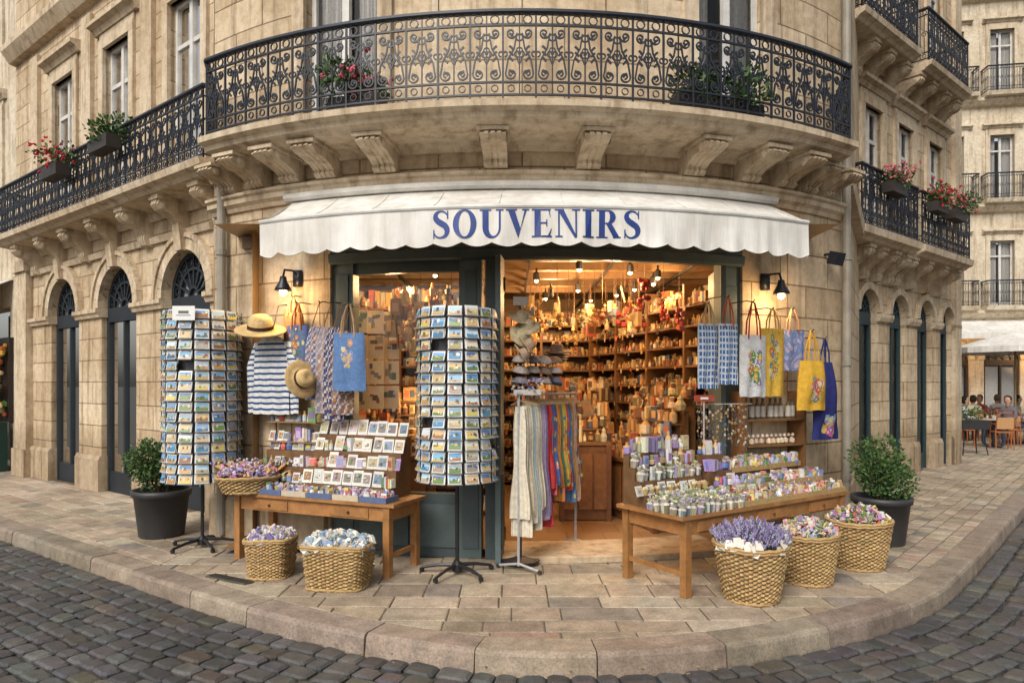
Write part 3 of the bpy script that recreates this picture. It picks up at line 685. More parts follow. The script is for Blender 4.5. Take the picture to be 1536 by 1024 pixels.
counter('shop_counter',.88,8.4,.0,.62,.45,.95,3); counter('display_counter',1.62,8.15,-1.25,1.2,.55,.75,6); counter('display_counter',.9,9.8,0,1.1,.7,.8,6); counter('display_counter',-1.55,7.75,0,1.4,.45,.85,5)
def plight(name,loc,e,col=(1,.60,.27),r=.08):
    l=bpy.data.lights.new(name,'POINT'); l.energy=e; l.color=col; l.shadow_soft_size=r; o=bpy.data.objects.new(name,l); o.location=loc; bpy.context.collection.objects.link(o); return o
lp=Thing('ceiling_spotlights',(.5,9,3.1)); lb=lp.p('lamp_bulbs','bulb',True); lc=lp.p('lamp_cans','paint')
for x,y in((.75,7.6),(1.35,7.8),(1.75,8.2),(1.8,8.7),(1.65,9.2),(1.5,9.8),(.3,8.4),(.9,9.3),(.5,10.2),(1.2,10.4),(-1.4,7.7),(-.9,8.0),(-1.9,7.9)):
    tube(lc,[(x,y,3.12),(x,y,3.06)],.012,(.02,.02,.02)); rev(lc,T(x,y,2.97),[(.04,0),(.04,.08),(.02,.1)],8,(.03,.03,.03)); blob(lb,(x,y,2.965),.028,W1,1,8)
lp.extra=[plight('shop_light_%d'%i,p,e) for i,(p,e) in enumerate([((1.1,7.5,2.8),62),((.9,8.9,2.8),75),((.6,10.3,2.8),60),((-1.3,7.5,2.8),75),((-1.0,7.6,1.5),14),((.9,7.6,1.3),14),((1.9,8.6,2.9),30)])]
lp.done()
orn=Thing('hanging_ornaments',(1.2,8.4,2.6)); om=orn.p('o','goods')
for k in range(60):
    x,y=U(.15,1.9),U(7.3,10.5); z=U(2.5,2.85); tube(om,[(x,y,3.14),(x,y,z)],.003,(.2,.1,.05),3)
    c=random.choice([(.40,.04,.03),(.45,.28,.1),(.4,.07,.05),(.3,.16,.06),(.4,.34,.2)])
    if k%3: item(om,T(x,y,z-.18,U(0,3)),U(.12,.22),WARM)
    else:
        for j in range(random.choice((6,12))): blob(om,(x+U(-.05,.05),y+U(-.05,.05),z-U(0,.24)),U(.02,.04),jit(c,.3))
orn.done()
hp=Thing('hanging_prints',(-1.7,7.4,2)); hm=hp.p('h','paper')
for k in range(3):
    M=T(-1.62+k*.15,7.25+k*.10,1.55,-.1)
    for j in range(4): 
        box(hm,M,0,0,j*.27,.18,.004,.25,jit((.60,.52,.38),.12))
        for q in range(4): box(hm,M,U(-.05,.05),-.004-q*.001,j*.27+U(-.07,.08),U(.03,.09),.002,U(.02,.08),jit(random.choice([(.25,.2,.15),(.3,.14,.08),(.12,.16,.12),(.15,.2,.3)]),.4))
for k in range(70): item(hm,T(U(-1.3,-.62),U(7.3,7.8),U(2.0,2.65),U(-.6,.6)),U(.12,.26),WARM)
for x in (-1.25,-1.0,-.8,-.66): tube(hm,[(x,7.45,2.0),(x,7.45,3.15)],.004,(.1,.08,.05),3)
hp.done()
# ------------------ cloth items
def cloth(mb,F,s,o,zt,H,wf,cf,nu=16,nv=22,th=.03,fold=.012,fk=3,sh=lambda v:0,sag=0):
    for side in(1,-1):
        vs=[];cs=[];fs=[];ph=U(0,6)
        for j in range(nv+1):
            v=j/nv; hw=wf(v)
            for i in range(nu+1):
                u=-1+2*i/nu
                oo=o+side*th*math.sqrt(max(0,1-u*u))*(.4+.6*sin(pi*min(1,v*1.1+.05)))+fold*sin(u*fk*pi+ph+v*1.3)*(.3+.7*v)
                vs.append(F.M(s+sh(v)+u*hw,oo,zt-H*v-sag*(1-u*u)*(1-v)+ .004*sin(u*fk*pi)*v))
        for j in range(nv):
            for i in range(nu):
                fs.append((j*(nu+1)+i,j*(nu+1)+i+1,(j+1)*(nu+1)+i+1,(j+1)*(nu+1)+i)); cs.append(cf(-1+2*(i+.5)/nu,(j+.5)/nv))
        mb.add(vs,fs,cs)
def handles(mb,F,s,o,zt,w,h,col,r=.008):
    for d in(.02,-.02): tube(mb,[F.M(s-w,o+d,zt-.04),F.M(s-w*.85,o+d,zt+h*.4),F.M(s-w*.25,o,zt+h*.95),F.M(s,o-.02,zt+h),F.M(s+w*.25,o,zt+h*.95),F.M(s+w*.85,o+d,zt+h*.4),F.M(s+w,o+d,zt-.04)],r,col,6)
def flower_fn(basec,dots,dens=.35,box_=(-.6,.6,.2,.85)):
    cx,cy=(box_[0]+box_[1])/2,(box_[2]+box_[3])/2; rx,ry=(box_[1]-box_[0])/2,(box_[3]-box_[2])/2
    fl=[(cx+rx*U(-.75,.75),cy+ry*U(-.9,.9),U(.10,.20),random.choice(dots)) for _ in range(int(16*dens*2))]
    def f(u,v):
        for a,b,r,c in fl:
            q=math.hypot(u-a,(v-b)*3)
            if q<r: return jit(c if q>r*.4 else (.6,.5,.2),.12)
        d=math.hypot((u-cx)/rx,(v-cy)/ry)
        if d<1 and RR()<.25: return jit((.10,.20,.08),.3)
        return jit(basec,.04)
    return f
def hook(mb,F,s,o,z): tube(mb,[F.M(s,0,z+.03),F.M(s,o*.7,z+.03),F.M(s,o,z+.01),F.M(s,o+.02,z+.03)],.006,IRON,5)
def tote(name,s,o,zt,H,hw,cf,hc,hh=.25,F=D,taper=.0,th=.03,nu=32,nv=46):
    t_=Thing(name,F.M(s,o,zt-H/2)); cm=t_.p('bag','cloth',True); cloth(cm,F,s,o,zt,H,lambda v:hw*(1+taper*v)*(1-.12*max(0,v-.9)*10*.3),cf,nu,nv,th,.012,2)
    handles(t_.p('handles','cloth'),F,s,o,zt,hw*.45,hh,hc); hook(t_.p('hook','iron'),F,s,o,zt+hh-.015); t_.done()
sh=Thing('striped_shirt',D.M(-2.5,.25,1.8)); sm=sh.p('jersey','cloth',True)
def stripe(u,v): return (.03,.07,.20) if (v*13.0)%1<.42 and v>.04 else (.66,.66,.64)
cloth(sm,D,-2.52,.22,2.17,.78,lambda v:.09+.12*min(1,v*6)**.6+.02*v,stripe,20,104,.06,.018,3)
for e in(-1,1): cloth(sm,D,-2.52,.21,2.12,.72,lambda v:.065-.015*v,stripe,8,104,.04,.006,1,lambda v,e=e:e*(.17+.10*min(1,v*3)))
hg=sh.p('hanger','wood'); tube(hg,[D.M(-2.72,.22,2.10),D.M(-2.52,.22,2.2),D.M(-2.32,.22,2.10)],.012,(.3,.16,.06)); tube(hg,[D.M(-2.52,.22,2.19),D.M(-2.52,.12,2.5),D.M(-2.52,0,2.52)],.006,IRON)
sh.done()
STRAW=(.56,.39,.18)
def hat(name,p,rz,rx,s=1,col=STRAW,ry=0):
    h=Thing(name,p); m_=h.p('straw','wicker',True); M=T(*p,rz,rx,ry,s)
    prof=[(.19,-.012),(.205,.0),(.20,.008),(.15,.004),(.105,.01),(.1,.05),(.09,.1),(.06,.125),(.03,.115),(.0,.112)]
    rev(m_,M,prof,28,lambda i,j:jit(col,.10)); rev(h.p('ribbon','cloth'),M,[(.106,.012),(.1045,.012),(.103,.045),(.099,.045)],28,(.05,.03,.02)); h.done()
hat('straw_hat',D.M(-2.53,.36,2.23),.25,.35,1.22); hat('straw_hat',D.M(-2.04,.38,1.74),.9,1.35,.92)
PDOT=[(.5,.2,.1),(.5,.45,.3),(.05,.05,.15)]
tote('patterned_bag',-2.22,.20,2.28,.50,.12,flower_fn((.10,.13,.30),PDOT,.8,(-1,1,0,1)),(.35,.12,.04),.22)
tote('woven_bag',-2.34,.12,2.42,.34,.11,lambda u,v:jit((.30,.17,.08),.3),(.40,.22,.10),.16)
def dressfn(c,k):
    def f(u,v):
        if (int((u+1)*7)+int(v*34))%(3+k%2)==0: return jit((.5,.45,.42),.2)
        if sin(u*9+v*40)*cos(v*31+u*5+k)>.6: return jit((.42,.20,.10),.2)
        return jit(c,.15)
    return f
for k,(s,c,zt,H) in enumerate([(-2.0,(.14,.16,.28),2.26,.72),(-1.87,(.30,.26,.30),2.25,.84),(-1.76,(.06,.07,.15),2.24,.90),(-1.66,(.22,.14,.12),2.20,.80)]):
    t_=Thing('patterned_dress',D.M(s,.2,2)); cm=t_.p('fabric','cloth',True)
    cloth(cm,D,s,.22+.03*k,zt,H,lambda v:.06+.05*min(1,v*4),dressfn(c,k),14,50,.035,.022,3)
    tube(t_.p('strap','cloth'),[D.M(s-.05,.22,zt-.02),D.M(s,.15,zt+.25),D.M(s+.05,.22,zt-.02)],.006,(.35,.2,.1)); hook(t_.p('hook','iron'),D,s,.15,zt+.23); t_.done()
tote('blue_tote_bag',-1.53,.44,2.17,.54,.145,flower_fn((.11,.20,.39),[(.5,.25,.18),(.55,.5,.4),(.2,.25,.5),(.5,.35,.2)],.6,(-.35,.35,.15,.6)),(.45,.30,.18),.27,taper=.12)
def plaid(u,v): return (.42,.45,.50) if (int((u+1)*11)%3==0 or int(v*30)%3==0) else jit((.04,.11,.26),.25)
tote('checked_tote_bag',1.70,.34,2.27,.62,.105,plaid,(.35,.25,.14),.2,nu=44,nv=60); tote('checked_tote_bag',1.88,.38,2.27,.58,.10,plaid,(.35,.10,.05),.26,nu=44,nv=60)
FL=[(.5,.12,.08),(.12,.25,.08),(.55,.35,.05),(.25,.15,.4),(.1,.2,.1)]
tote('white_tote_bag',2.17,.36,2.17,.60,.15,flower_fn((.52,.52,.52),FL,.7,(-.5,.5,.22,.85)),(.32,.05,.05),.33)
tote('yellow_tote_bag',2.47,.28,2.25,.68,.145,flower_fn((.60,.38,.06),[(.1,.25,.2),(.5,.12,.05),(.12,.15,.35),(.6,.5,.3)],.6,(-.45,.45,.1,.75)),(.55,.38,.16),.2)
tote('tie_dye_tote_bag',2.80,.22,2.25,.42,.16,lambda u,v:jit((.22,.30,.55),.2) if sin(u*7+3*sin(v*9))*cos(v*13+2*sin(u*5))>-.2 else jit((.50,.45,.6),.15),(.45,.25,.15),.22)
tote('yellow_shoulder_bag',2.84,.42,1.93,.50,.16,flower_fn((.62,.36,.045),[(.5,.08,.10),(.5,.3,.4),(.1,.2,.3),(.55,.5,.4)],.6,(-.45,.45,.35,.85)),(.60,.33,.035),.30,taper=.25,th=.07)
tote('navy_shoulder_bag',3.14,.33,1.92,.80,.09,flower_fn((.025,.03,.13),[(.5,.1,.12),(.2,.3,.5),(.5,.4,.1),(.25,.1,.4)],.6,(-.5,.5,.7,.92)),(.025,.03,.12),.25,taper=1.3,th=.10)
for s,zz in((-2.36,2.80),(2.62,2.78)):
    w=Thing('wall_lamp',D.M(s,.2,2.8)); ir=w.p('bracket','iron',True)
    tube(ir,[D.M(s,.0,zz),D.M(s,.10,zz+.05),D.M(s,.22,zz+.04),D.M(s,.24,zz-.03)],.012,IRON,6); box(ir,T(*D.M(s,.02,zz-.02)),0,0,0,.09,.05,.17,IRON)
    p=D.M(s,.24,zz-.17); rev(ir,T(*p),[(.085,0),(.075,.03),(.04,.09),(.03,.14),(.0,.15)],14,IRON)
    blob(w.p('bulb','bulb',True),(p[0],p[1],p[2]-.01),.042,W1,1.1,10)
    w.extra=[plight('lamp_light',(p[0],p[1]-.02,p[2]-.10),13,(1,.66,.32),.05)]; w.done()
fl=Thing('security_lamp',D.M(3.6,.1,3.0)); box(fl.p('f','iron'),T(*D.M(3.62,.14,3.08),.6,.3),0,0,0,.16,.10,.14,IRON); tube(fl.p('f','iron'),[D.M(3.62,0,3.14),D.M(3.62,.14,3.14)],.015,IRON); fl.done()
# ------------------ postcard racks
def picture(mb,M,w,h,y=-.003):
    sky=random.choice([(.12,.32,.62),(.22,.42,.66),(.34,.50,.64),(.58,.42,.20),(.50,.56,.58),(.08,.22,.48),(.60,.54,.42),(.28,.38,.46),(.16,.38,.60)]); gr=random.choice([(.46,.34,.15),(.12,.20,.05),(.06,.20,.36),(.52,.40,.22),(.30,.13,.06),(.18,.26,.10),(.58,.44,.12),(.34,.29,.22),(.45,.25,.08)])
    hz=U(-.2,.2)*h
    def Q(x0,x1,z0,z1,c,yy): mb.add([M@Vector(p) for p in((x0,yy,z0),(x1,yy,z0),(x1,yy,z1),(x0,yy,z1))],[(0,1,2,3)],c)
    Q(-w/2,w/2,hz,h/2,jit(sky,.2),y); Q(-w/2,w/2,-h/2,hz,jit(gr,.2),y)
    for k in range(4):
        x=U(-w*.45,w*.3); a=U(.08,.25)*w; z0=max(-h/2,hz-h*U(.02,.3)); z1=min(h/2,z0+h*U(.1,.5)); Q(x,min(w/2,x+a),z0,z1,jit(random.choice([(.55,.44,.28),(.38,.12,.06),(.1,.13,.04),(.65,.6,.5),(.05,.08,.15),(.55,.38,.15),(.14,.12,.10)]),.25),y-.0008*(k+1))
def rack(x,y,ztop,zbot,rad,rows,rz0):
    r_=Thing('postcard_rack',(x,y,0)); fr=r_.p('rack_frame','iron'); cd=r_.p('postcards','paper'); BK=(.012,.012,.014)
    tube(fr,[(x,y,.03),(x,y,ztop+.03)],.018,BK,8); rev(fr,T(x,y,.03),[(.05,0),(.05,.06),(.022,.09)],10,BK)
    for k in range(5):
        a=2*pi*k/5+.3+rz0; c,s_=cos(a),sin(a); tube(fr,[(x+c*.02,y+s_*.02,.085),(x+c*.18,y+s_*.18,.075),(x+c*.33,y+s_*.33,.045)],[.02,.016,.013],BK,6); blob(fr,(x+c*.33,y+s_*.33,.025),.026,BK,1,8)
    nc=15; dz=(ztop-zbot)/rows; w=2*pi*rad/nc*.86; h=dz*.86
    rev(fr,T(x,y,zbot),[(rad*.80,0),(rad*.80,.01),(.02,.011)],nc,BK); rev(fr,T(x,y,ztop-.03),[(rad*.80,0),(rad*.80,.01),(.02,.011)],nc,BK)
    rev(fr,T(x,y,zbot),[(rad*.80,.0),(rad*.80,ztop-zbot-.03)],nc,(.05,.05,.055))
    for j in range(nc):
        a=2*pi*(j+.5)/nc+rz0+.0; tube(fr,[(x+cos(a)*(rad+.005),y+sin(a)*(rad+.005),zbot-.01),(x+cos(a)*(rad+.005),y+sin(a)*(rad+.005),ztop)],.0045,BK,4)
    for k in range(rows):
        z=zbot+dz*(k+.5)
        for j in range(nc):
            if RR()<.02: continue
            a=2*pi*j/nc+rz0; ww=w*U(.9,1.0)
            for q in range(2):
                M=T(x+cos(a)*(rad-.012*q),y+sin(a)*(rad-.012*q),z+U(-.005,.005)+.007*q,a+pi/2+U(-.06,.06),-.24+U(-.08,.08),U(-.04,.04))
                box(cd,M,U(-.004,.004),.003,0,ww,.003,h,jit((.70,.69,.66),.06)); 
                picture(cd,M,ww*.84,h*.76)
            box(cd,T(x+cos(a)*(rad+.006),y+sin(a)*(rad+.006),z-h*.48,a+pi/2),0,-.012,0,w*1.05,.004,.008,(.22,.22,.22))
    if x<-1: box(cd,T(x,y-rad*.98,ztop-.05),0,-.04,0,.22,.004,.14,(.7,.7,.68)); box(cd,T(x,y-rad*.98,ztop-.04),0,-.043,0,.10,.003,.025,(.1,.1,.1)); box(cd,T(x,y-rad*.98,ztop-.04),.0,-.043,-.03,.14,.003,.01,(.3,.3,.3))
    r_.done()
rack(-3.22,7.10,2.44,.70,.375,17,.1)
rack(-.49,6.10,2.36,.84,.35,16,.13)
# ------------------ tables
TW=(.36,.165,.055)
def table(name,p0,d,L,dep,h,ov=.04):
    th=Thing(name,(*p0,0)); w=th.p('table_frame','wood'); rz=math.atan2(d[1],d[0]); M=T(p0[0],p0[1],0,rz)
    nb=5
    for i in range(nb): box(w,M,L/2,dep*(i+.5)/nb,h-.015,L+ov*2,dep/nb-.003,.03,jit(TW,.12))
    for x in(.05,L-.05):
        for y in(.05,dep-.05): box(w,M,x,y,(h-.03)/2,.065,.065,h-.031,jit(TW,.1))
    for y in(.05,dep-.05): box(w,M,L/2,y,h-.10,L-.17,.03,.12,jit(TW,.1))
    for x in(.05,L-.05): box(w,M,x,dep/2,h-.10,.03,dep-.17,.12,jit(TW,.1)); box(w,M,x,dep/2,.18,.03,dep-.17,.04,jit(TW,.1))
    for i in range(max(1,int(L/.7))):
        xx=L*(i+.5)/max(1,int(L/.7)); box(w,M,xx,.030,h-.10,.42,.014,.085,jit(TW,.08)); blob(w,M@Vector((xx,.012,h-.10)),.014,(.1,.05,.02))
    th.done(); return M
th_=.65
ML=table('wooden_display_table',(-2.72,6.62),(1.66,-.70),1.80,.56,th_)
MR=table('wooden_display_table',(1.37,5.37),(.829,.559),2.30,.76,th_)
SOUV=[(.60,.58,.54),(.55,.54,.52),(.12,.18,.38),(.35,.20,.42),(.48,.40,.25),(.50,.12,.10),(.55,.45,.12),(.15,.25,.12),(.25,.30,.45),(.62,.6,.58),(.30,.22,.12),(.45,.35,.5),(.40,.30,.16)]
def tray(th,M,x,y,z,w,d,n,pal,h=.06,col=(.40,.25,.11),mat='wicker',tall=.07):
    t_=th.p('trays',mat); g=th.p('souvenirs','goods')
    box(t_,M,x,y,z+.006,w,d,.012,col)
    for e in(-1,1): box(t_,M,x+e*w/2,y,z+h/2+.001,.012,d+.012,h,jit(col,.1)); box(t_,M,x,y+e*d/2,z+h/2+.002,w-.013,.012,h,jit(col,.1))
    for _ in range(n):
        a,b=x+U(-.44,.44)*w,y+U(-.42,.42)*d
        k=RR(); MM=M@T(a,b,z+.012+U(0,.02),U(-.7,.7),U(-.5,.3)); s_=U(.6,1.1)*tall
        if k<.35: box(g,MM,0,0,s_*.5,s_*.55,s_*.3,s_,jit(random.choice(pal),.25),.85); box(g,MM,0,-s_*.16,s_*.5,s_*.4,.003,s_*.5,jit(random.choice(pal),.3))
        elif k<.6: rev(g,MM,[(s_*.28,0),(s_*.33,s_*.3),(s_*.15,s_*.8),(s_*.2,s_*1.05)],7,lambda i,j,c=jit(random.choice(pal),.2),c2=jit(random.choice(pal),.2):c if j<1 else c2)
        elif k<.85: blob(g,MM@Vector((0,0,s_*.4)),s_*.38,jit(random.choice(pal),.25),U(.7,1.1),7)
        else: box(g,MM,0,0,s_*.45,s_*.9,.004,s_*.8,jit(random.choice(pal),.2)); 
def easel(th,M,x,y,z,w,h,c=(.62,.60,.55)):
    g=th.p('souvenirs','goods'); MM=M@T(x+U(-.008,.008),y+U(-.01,.01),z,U(-.12,.12),-.28+U(-.08,.08))
    w*=U(.85,1.05);h*=U(.85,1.08)
    box(g,MM,0,0,h/2,w,.006,h,jit(c,.1)); pc_=random.choice([(.30,.26,.2),(.35,.2,.1),(.18,.25,.32),(.4,.33,.2),(.5,.48,.44),(.22,.2,.2)])
    box(g,MM,0,-.005,h*.52,w*.72,.003,h*.6,jit(pc_,.3))
    for _ in range(3): blob(g,MM@Vector((U(-.25,.25)*w,-.008,h*U(.35,.75))),w*U(.08,.16),jit(random.choice(SOUV),.2),.9,5)
lt=Thing('souvenir_display',(-1.9,6.5,th_)); ws=lt.p('display_steps','wood'); DW=(.17,.09,.04)
for k in range(4): box(ws,ML,1.18,.245+k*.085,th_+.05+k*.075,1.0,.085,.1+k*.15-.001,DW)
for k in range(4):
    for i in range(9):
        if RR()<.72: easel(lt,ML,.73+i*.113,.215+k*.085,th_+.103+k*.15-.0,.112,.14)
        else:
            for q in range(2): item(lt.p('souvenirs','goods'),ML@T(.71+i*.113+q*.05,.23+k*.085,th_+.101+k*.15,U(-.5,.5)),U(.08,.13),SOUV)
for k in range(3):
    box(ws,ML,.36,.28+k*.09,th_+.04+k*.075,.62,.09,.08+k*.15-.002,DW)
    for i in range(8): 
        if (i+k)%3==0: easel(lt,ML,.09+i*.077,.26+k*.09,th_+.083+k*.15,.08,.10,(.5,.5,.52))
        else: item(lt.p('souvenirs','goods'),ML@T(.09+i*.077,.27+k*.09,th_+.083+k*.15,U(-.5,.5)),U(.08,.13),SOUV)
for z,x0_,x1_ in((.46,.02,.70),(.66,.05,.66)): 
    box(ws,ML,(x0_+x1_)/2,.50,th_+z,x1_-x0_,.15,.012,(.30,.17,.075))
    for i in range(11): 
        if RR()<.5: item(lt.p('souvenirs','goods'),ML@T(x0_+.04+i*.058,.48+U(-.03,.03),th_+z+.007,U(-.5,.5)),U(.07,.15),SOUV)
        else: easel(lt,ML,x0_+.04+i*.058,.47,th_+z+.007,.07,.10)
for x in(.05,.65): box(ws,ML,x,.55,th_+.34,.02,.02,.68,(.3,.17,.07))
for i in range(5): tray(lt,ML,.46+i*.29,.10,th_,.27,.19,70,SOUV,.05,(.50,.42,.30) if i%2 else (.10,.14,.26),'goods',.075)
lt.done()
WIK=(.44,.29,.13)
def basket(name,x,y,z,rt,rb,h,sq=0,n=96,rows=26,ax=1,rz=0,fill=None,base=WIK):
    b=Thing(name,(x,y,z)); m_=b.p('wicker_body','wicker'); M=T(x,y,z,rz)@Matrix.Diagonal((ax,1,1,1))
    vs=[];fs=[];cs=[]
    for j in range(rows+1):
        for i in range(n):
            a=2*pi*i/n; c,s_=cos(a),sin(a); k=1 if not sq else (1-sq)+sq/((abs(c)**5+abs(s_)**5)**.2)
            r=rb+(rt-rb)*(j/rows)**.8+(.005 if ((i//2)+j)%2 else -.004)+ .006*sin(a*3+x*9)+.003*sin(j*1.3+a*2); vs.append(M@Vector((r*c*k,r*s_*k,h*j/rows+.003*sin(i*.7+x)+.006*sin(a*2+x)*j/rows)))
    for j in range(rows):
        dk=jit((1,1,1),.08)[0]
        for i in range(n): fs.append((j*n+i,j*n+(i+1)%n,(j+1)*n+(i+1)%n,(j+1)*n+i)); cs.append(jit(tuple(q*dk for q in base) if ((i//2)+j)%2 else tuple(q*.42*dk for q in base),.25))
    m_.add(vs,fs,cs)
    for hh,rr_,tk in((h,rt,.015),(h*.95,rt,.011),(.012,rb,.013)):
        P=[]
        for i in range(41):
            a=2*pi*i/40;c,s_=cos(a),sin(a);k=1 if not sq else (1-sq)+sq/((abs(c)**5+abs(s_)**5)**.2); P.append(M@Vector((rr_*c*k,rr_*s_*k,hh+.004*sin(i*2.5)+.006*sin(a*2+x)*hh/h)))
        tube(m_,P,tk,jit(base,.1),6)
    rev(b.p('lining','goods'),M@T(0,0,h*.80),[(rt*.93,0),(0,.01)],20,(.10,.07,.04),sq)
    if fill: fill(b,M,rt,h)
    b.done()
def fill_sachets(pal,n=190,dome=.10,sz=.045,stalk=None,sq=0):
    def f(b,M,rt,h):
        g=b.p('contents','goods')
        for _ in range(int(n*1.7)):
            a=U(0,2*pi); q=math.sqrt(RR())*.93; kk=1/((abs(cos(a))**5+abs(sin(a))**5)**.2) if sq else 1
            x,y=rt*q*cos(a)*kk,rt*q*sin(a)*kk; z=h*.86+(1-q*q)*dome+U(0,.07)
            MM=M@T(x,y,z,U(0,6),U(-.7,.7),U(-.7,.7)); s_=sz*U(.45,1.1); c=jit(random.choice(pal),.2)
            k=RR()
            if k<.35: box(g,MM,0,0,0,s_*1.2,s_*.5,s_*1.3,c,.7); box(g,MM,0,-s_*.27,0,s_*.6,.003,s_*.6,jit(random.choice(pal),.2))
            elif k<.65: blob(g,MM@Vector((0,0,0)),s_*.45,c,U(.7,1.2),6)
            else:
                for t2 in range(5): blob(g,MM@Vector((cos(t2*1.257)*s_*.35,sin(t2*1.257)*s_*.35,0)),s_*.24,c,.7,5)
                blob(g,MM@Vector((0,0,.01)),s_*.15,(.6,.45,.1),1,5)
    return f
PALF=[(.62,.60,.58),(.60,.58,.55),(.35,.27,.46),(.5,.2,.22),(.6,.45,.2),(.2,.28,.12),(.25,.3,.45),(.6,.45,.42),(.14,.18,.10)]
LAV=[(.25,.20,.38),(.31,.27,.45),(.40,.36,.54),(.17,.14,.27),(.36,.35,.45)]
def fill_lav(b,M,rt,h):
    g=b.p('lavender','leaf'); st=b.p('stems','leaf')
    for _ in range(820):
        a=U(0,2*pi); q=math.sqrt(RR()); x,y=rt*.8*q*cos(a),rt*.8*q*sin(a); L=U(.12,.25)*(1.02-.45*q*q); dx,dy=cos(a)*q*.45+U(-.2,.2),sin(a)*q*.45+U(-.2,.2)
        p0=M@Vector((x*.8,y*.8,h*.78)); p1=M@Vector((x+dx*L,y+dy*L,h*.86+L)); d_=(p1-p0).normalized()
        if RR()<.5: tube(st,[p0,p1],.0022,(.14,.17,.09),3)
        c=random.choice(LAV)
        for k in range(4): blob(g,p1+d_*(k*.012-.02)+Vector((U(-.005,.005),U(-.005,.005),0)),.0085*(1-.12*k),jit(c,.3),1.1,5)
    g=b.p('labels','goods')
    for k in range(16):
        a=-pi/2+U(-1.4,1.4); box(g,M@T(rt*.96*cos(a),rt*.96*sin(a),h*U(.95,1.16),a+pi/2+U(-.5,.5),-.6,U(-.3,.3)),0,0,0,.055,.014,.075,jit((.60,.57,.50),.12)); 
basket('lavender_basket',1.89,5.40,0,.285,.20,.44,fill=fill_lav)
basket('flower_basket',2.54,5.87,0,.25,.19,.42,fill=fill_sachets(PALF,230,.12))
basket('flower_basket',3.22,6.34,0,.28,.20,.44,fill=fill_sachets([(.45,.10,.12),(.5,.27,.3),(.6,.55,.5),(.3,.18,.4),(.12,.2,.07),(.15,.22,.08),(.6,.4,.1),(.6,.58,.55),(.10,.14,.06)],320,.13,.042))
basket('sachet_basket',-2.14,6.06,0,.20,.17,.34,sq=.9,fill=fill_sachets([(.35,.3,.5),(.5,.48,.5),(.62,.6,.58),(.2,.16,.35),(.45,.4,.3)],170,.06,.05,sq=1))
basket('sachet_basket',-1.46,5.74,0,.205,.175,.36,sq=.9,ax=1.38,rz=-.1,fill=fill_sachets([(.62,.60,.56),(.60,.58,.52),(.25,.35,.5),(.55,.5,.4),(.2,.3,.4)],260,.07,.055,sq=1))
bx,by,_=ML@Vector((.12,.10,0))
basket('bouquet_basket',bx,by-.02,th_+.001,.26,.20,.15,fill=fill_sachets([(.35,.28,.5),(.6,.55,.5),(.55,.3,.1),(.5,.2,.3),(.25,.2,.45)],220,.08,.036),rows=10,ax=1.15)
wp=Thing('wrapped_bouquets',(bx-.1,by+.1,th_+.15)); wm=wp.p('kraft_paper','paper'); wg=wp.p('blooms','goods')
for k in range(7):
    p=Vector((bx-.10+k*.05,by+.10,th_+.10)); a=-1.1+k*.36; tip=p+Vector((sin(a)*.30,.02,.10+.08*cos(a)))
    e=Vector((.05,0,0)); wm.add([p,tip-e,tip+e+Vector((0,.0,.02)),p+Vector((.01,0,0)),tip+Vector((0,-.05,.0))],[(0,1,4),(0,4,2),(0,1,2)],jit((.50,.31,.13),.15))
    for _ in range(14): blob(wg,tip+Vector((U(-.05,.05),U(-.04,.02),U(-.02,.03))),.013,jit(random.choice(PALF+LAV),.2))
wp.done()
rt=Thing('souvenir_display',(2.2,6.2,th_)); ws=rt.p('display_steps','wood'); g=rt.p('souvenirs','goods'); jar=rt.p('sachet_pots','cloth')
def sachet(M,s=1,pal=None):
    c=random.choice([(.16,.22,.16),(.46,.44,.40),(.25,.22,.33),(.46,.38,.23),(.18,.23,.22),(.30,.24,.15),(.40,.34,.26)]); s*=U(.8,1.12); M=M@Matrix.Rotation(U(-.12,.12),4,'X')@Matrix.Rotation(U(-.12,.12),4,'Y')
    rev(jar,M@Matrix.Scale(s,4),[(.025,0),(.033,.05),(.022,.064),(.036,.088),(.02,.08)],10,lambda i,j:jit(c if (i+j)%3 else (.5,.48,.44),.25) if j<1 else jit((.56,.53,.46),.18))
    fc=random.choice([(.60,.57,.50),(.34,.29,.45),(.5,.42,.26),(.6,.56,.46),(.2,.24,.12)])
    for k in range(7): blob(g,M@Vector((U(-.02,.02)*s,U(-.02,.02)*s,(.088+U(0,.022))*s)),.010*s,jit(fc if k%3 else (.25,.28,.15),.25))
for r_ in range(5):
    for i in range(11): sachet(MR@T(-.01+i*.072+U(-.012,.012),.04+r_*.082+U(-.012,.012),th_+.001,U(0,3)),1.2)
for k in range(4): box(ws,MR,.42,.50+k*.07,th_+.05+k*.055,.78,.07,.1+k*.11-.002,DW)
for k in range(4):
    for i in range(11):
        M=MR@T(.05+i*.073+U(-.01,.01),.495+k*.07+U(-.01,.01),th_+.102+k*.11,U(-.4,.4))
        if k==0: rev(rt.p('trays','wicker'),M,[(.025,0),(.036,.05)],9,jit((.45,.30,.13),.2)); [blob(g,M@Vector((U(-.02,.02),U(-.02,.02),.055)),.016,jit((.55,.42,.25),.3)) for _ in range(4)]
        elif k<3: sachet(M,1.15) if RR()<.5 else item(g,M,U(.09,.14),SOUV+LAV)
        else: item(g,M,U(.1,.18),[(.55,.53,.46),(.5,.4,.25),(.25,.2,.36),(.3,.32,.2)])
for i in range(6): easel(rt,MR,-.02+i*.13,.47,th_+.10,.1,.10)
for k in range(3):
    box(ws,MR,1.02,.44+k*.10,th_+.05+k*.07,.32,.10,.1+k*.14-.002,DW)
    for i in range(6): item(g,MR@T(.88+i*.056,.42+k*.10,th_+.102+k*.14,U(-.4,.4)),U(.08,.14),SOUV+LAV)
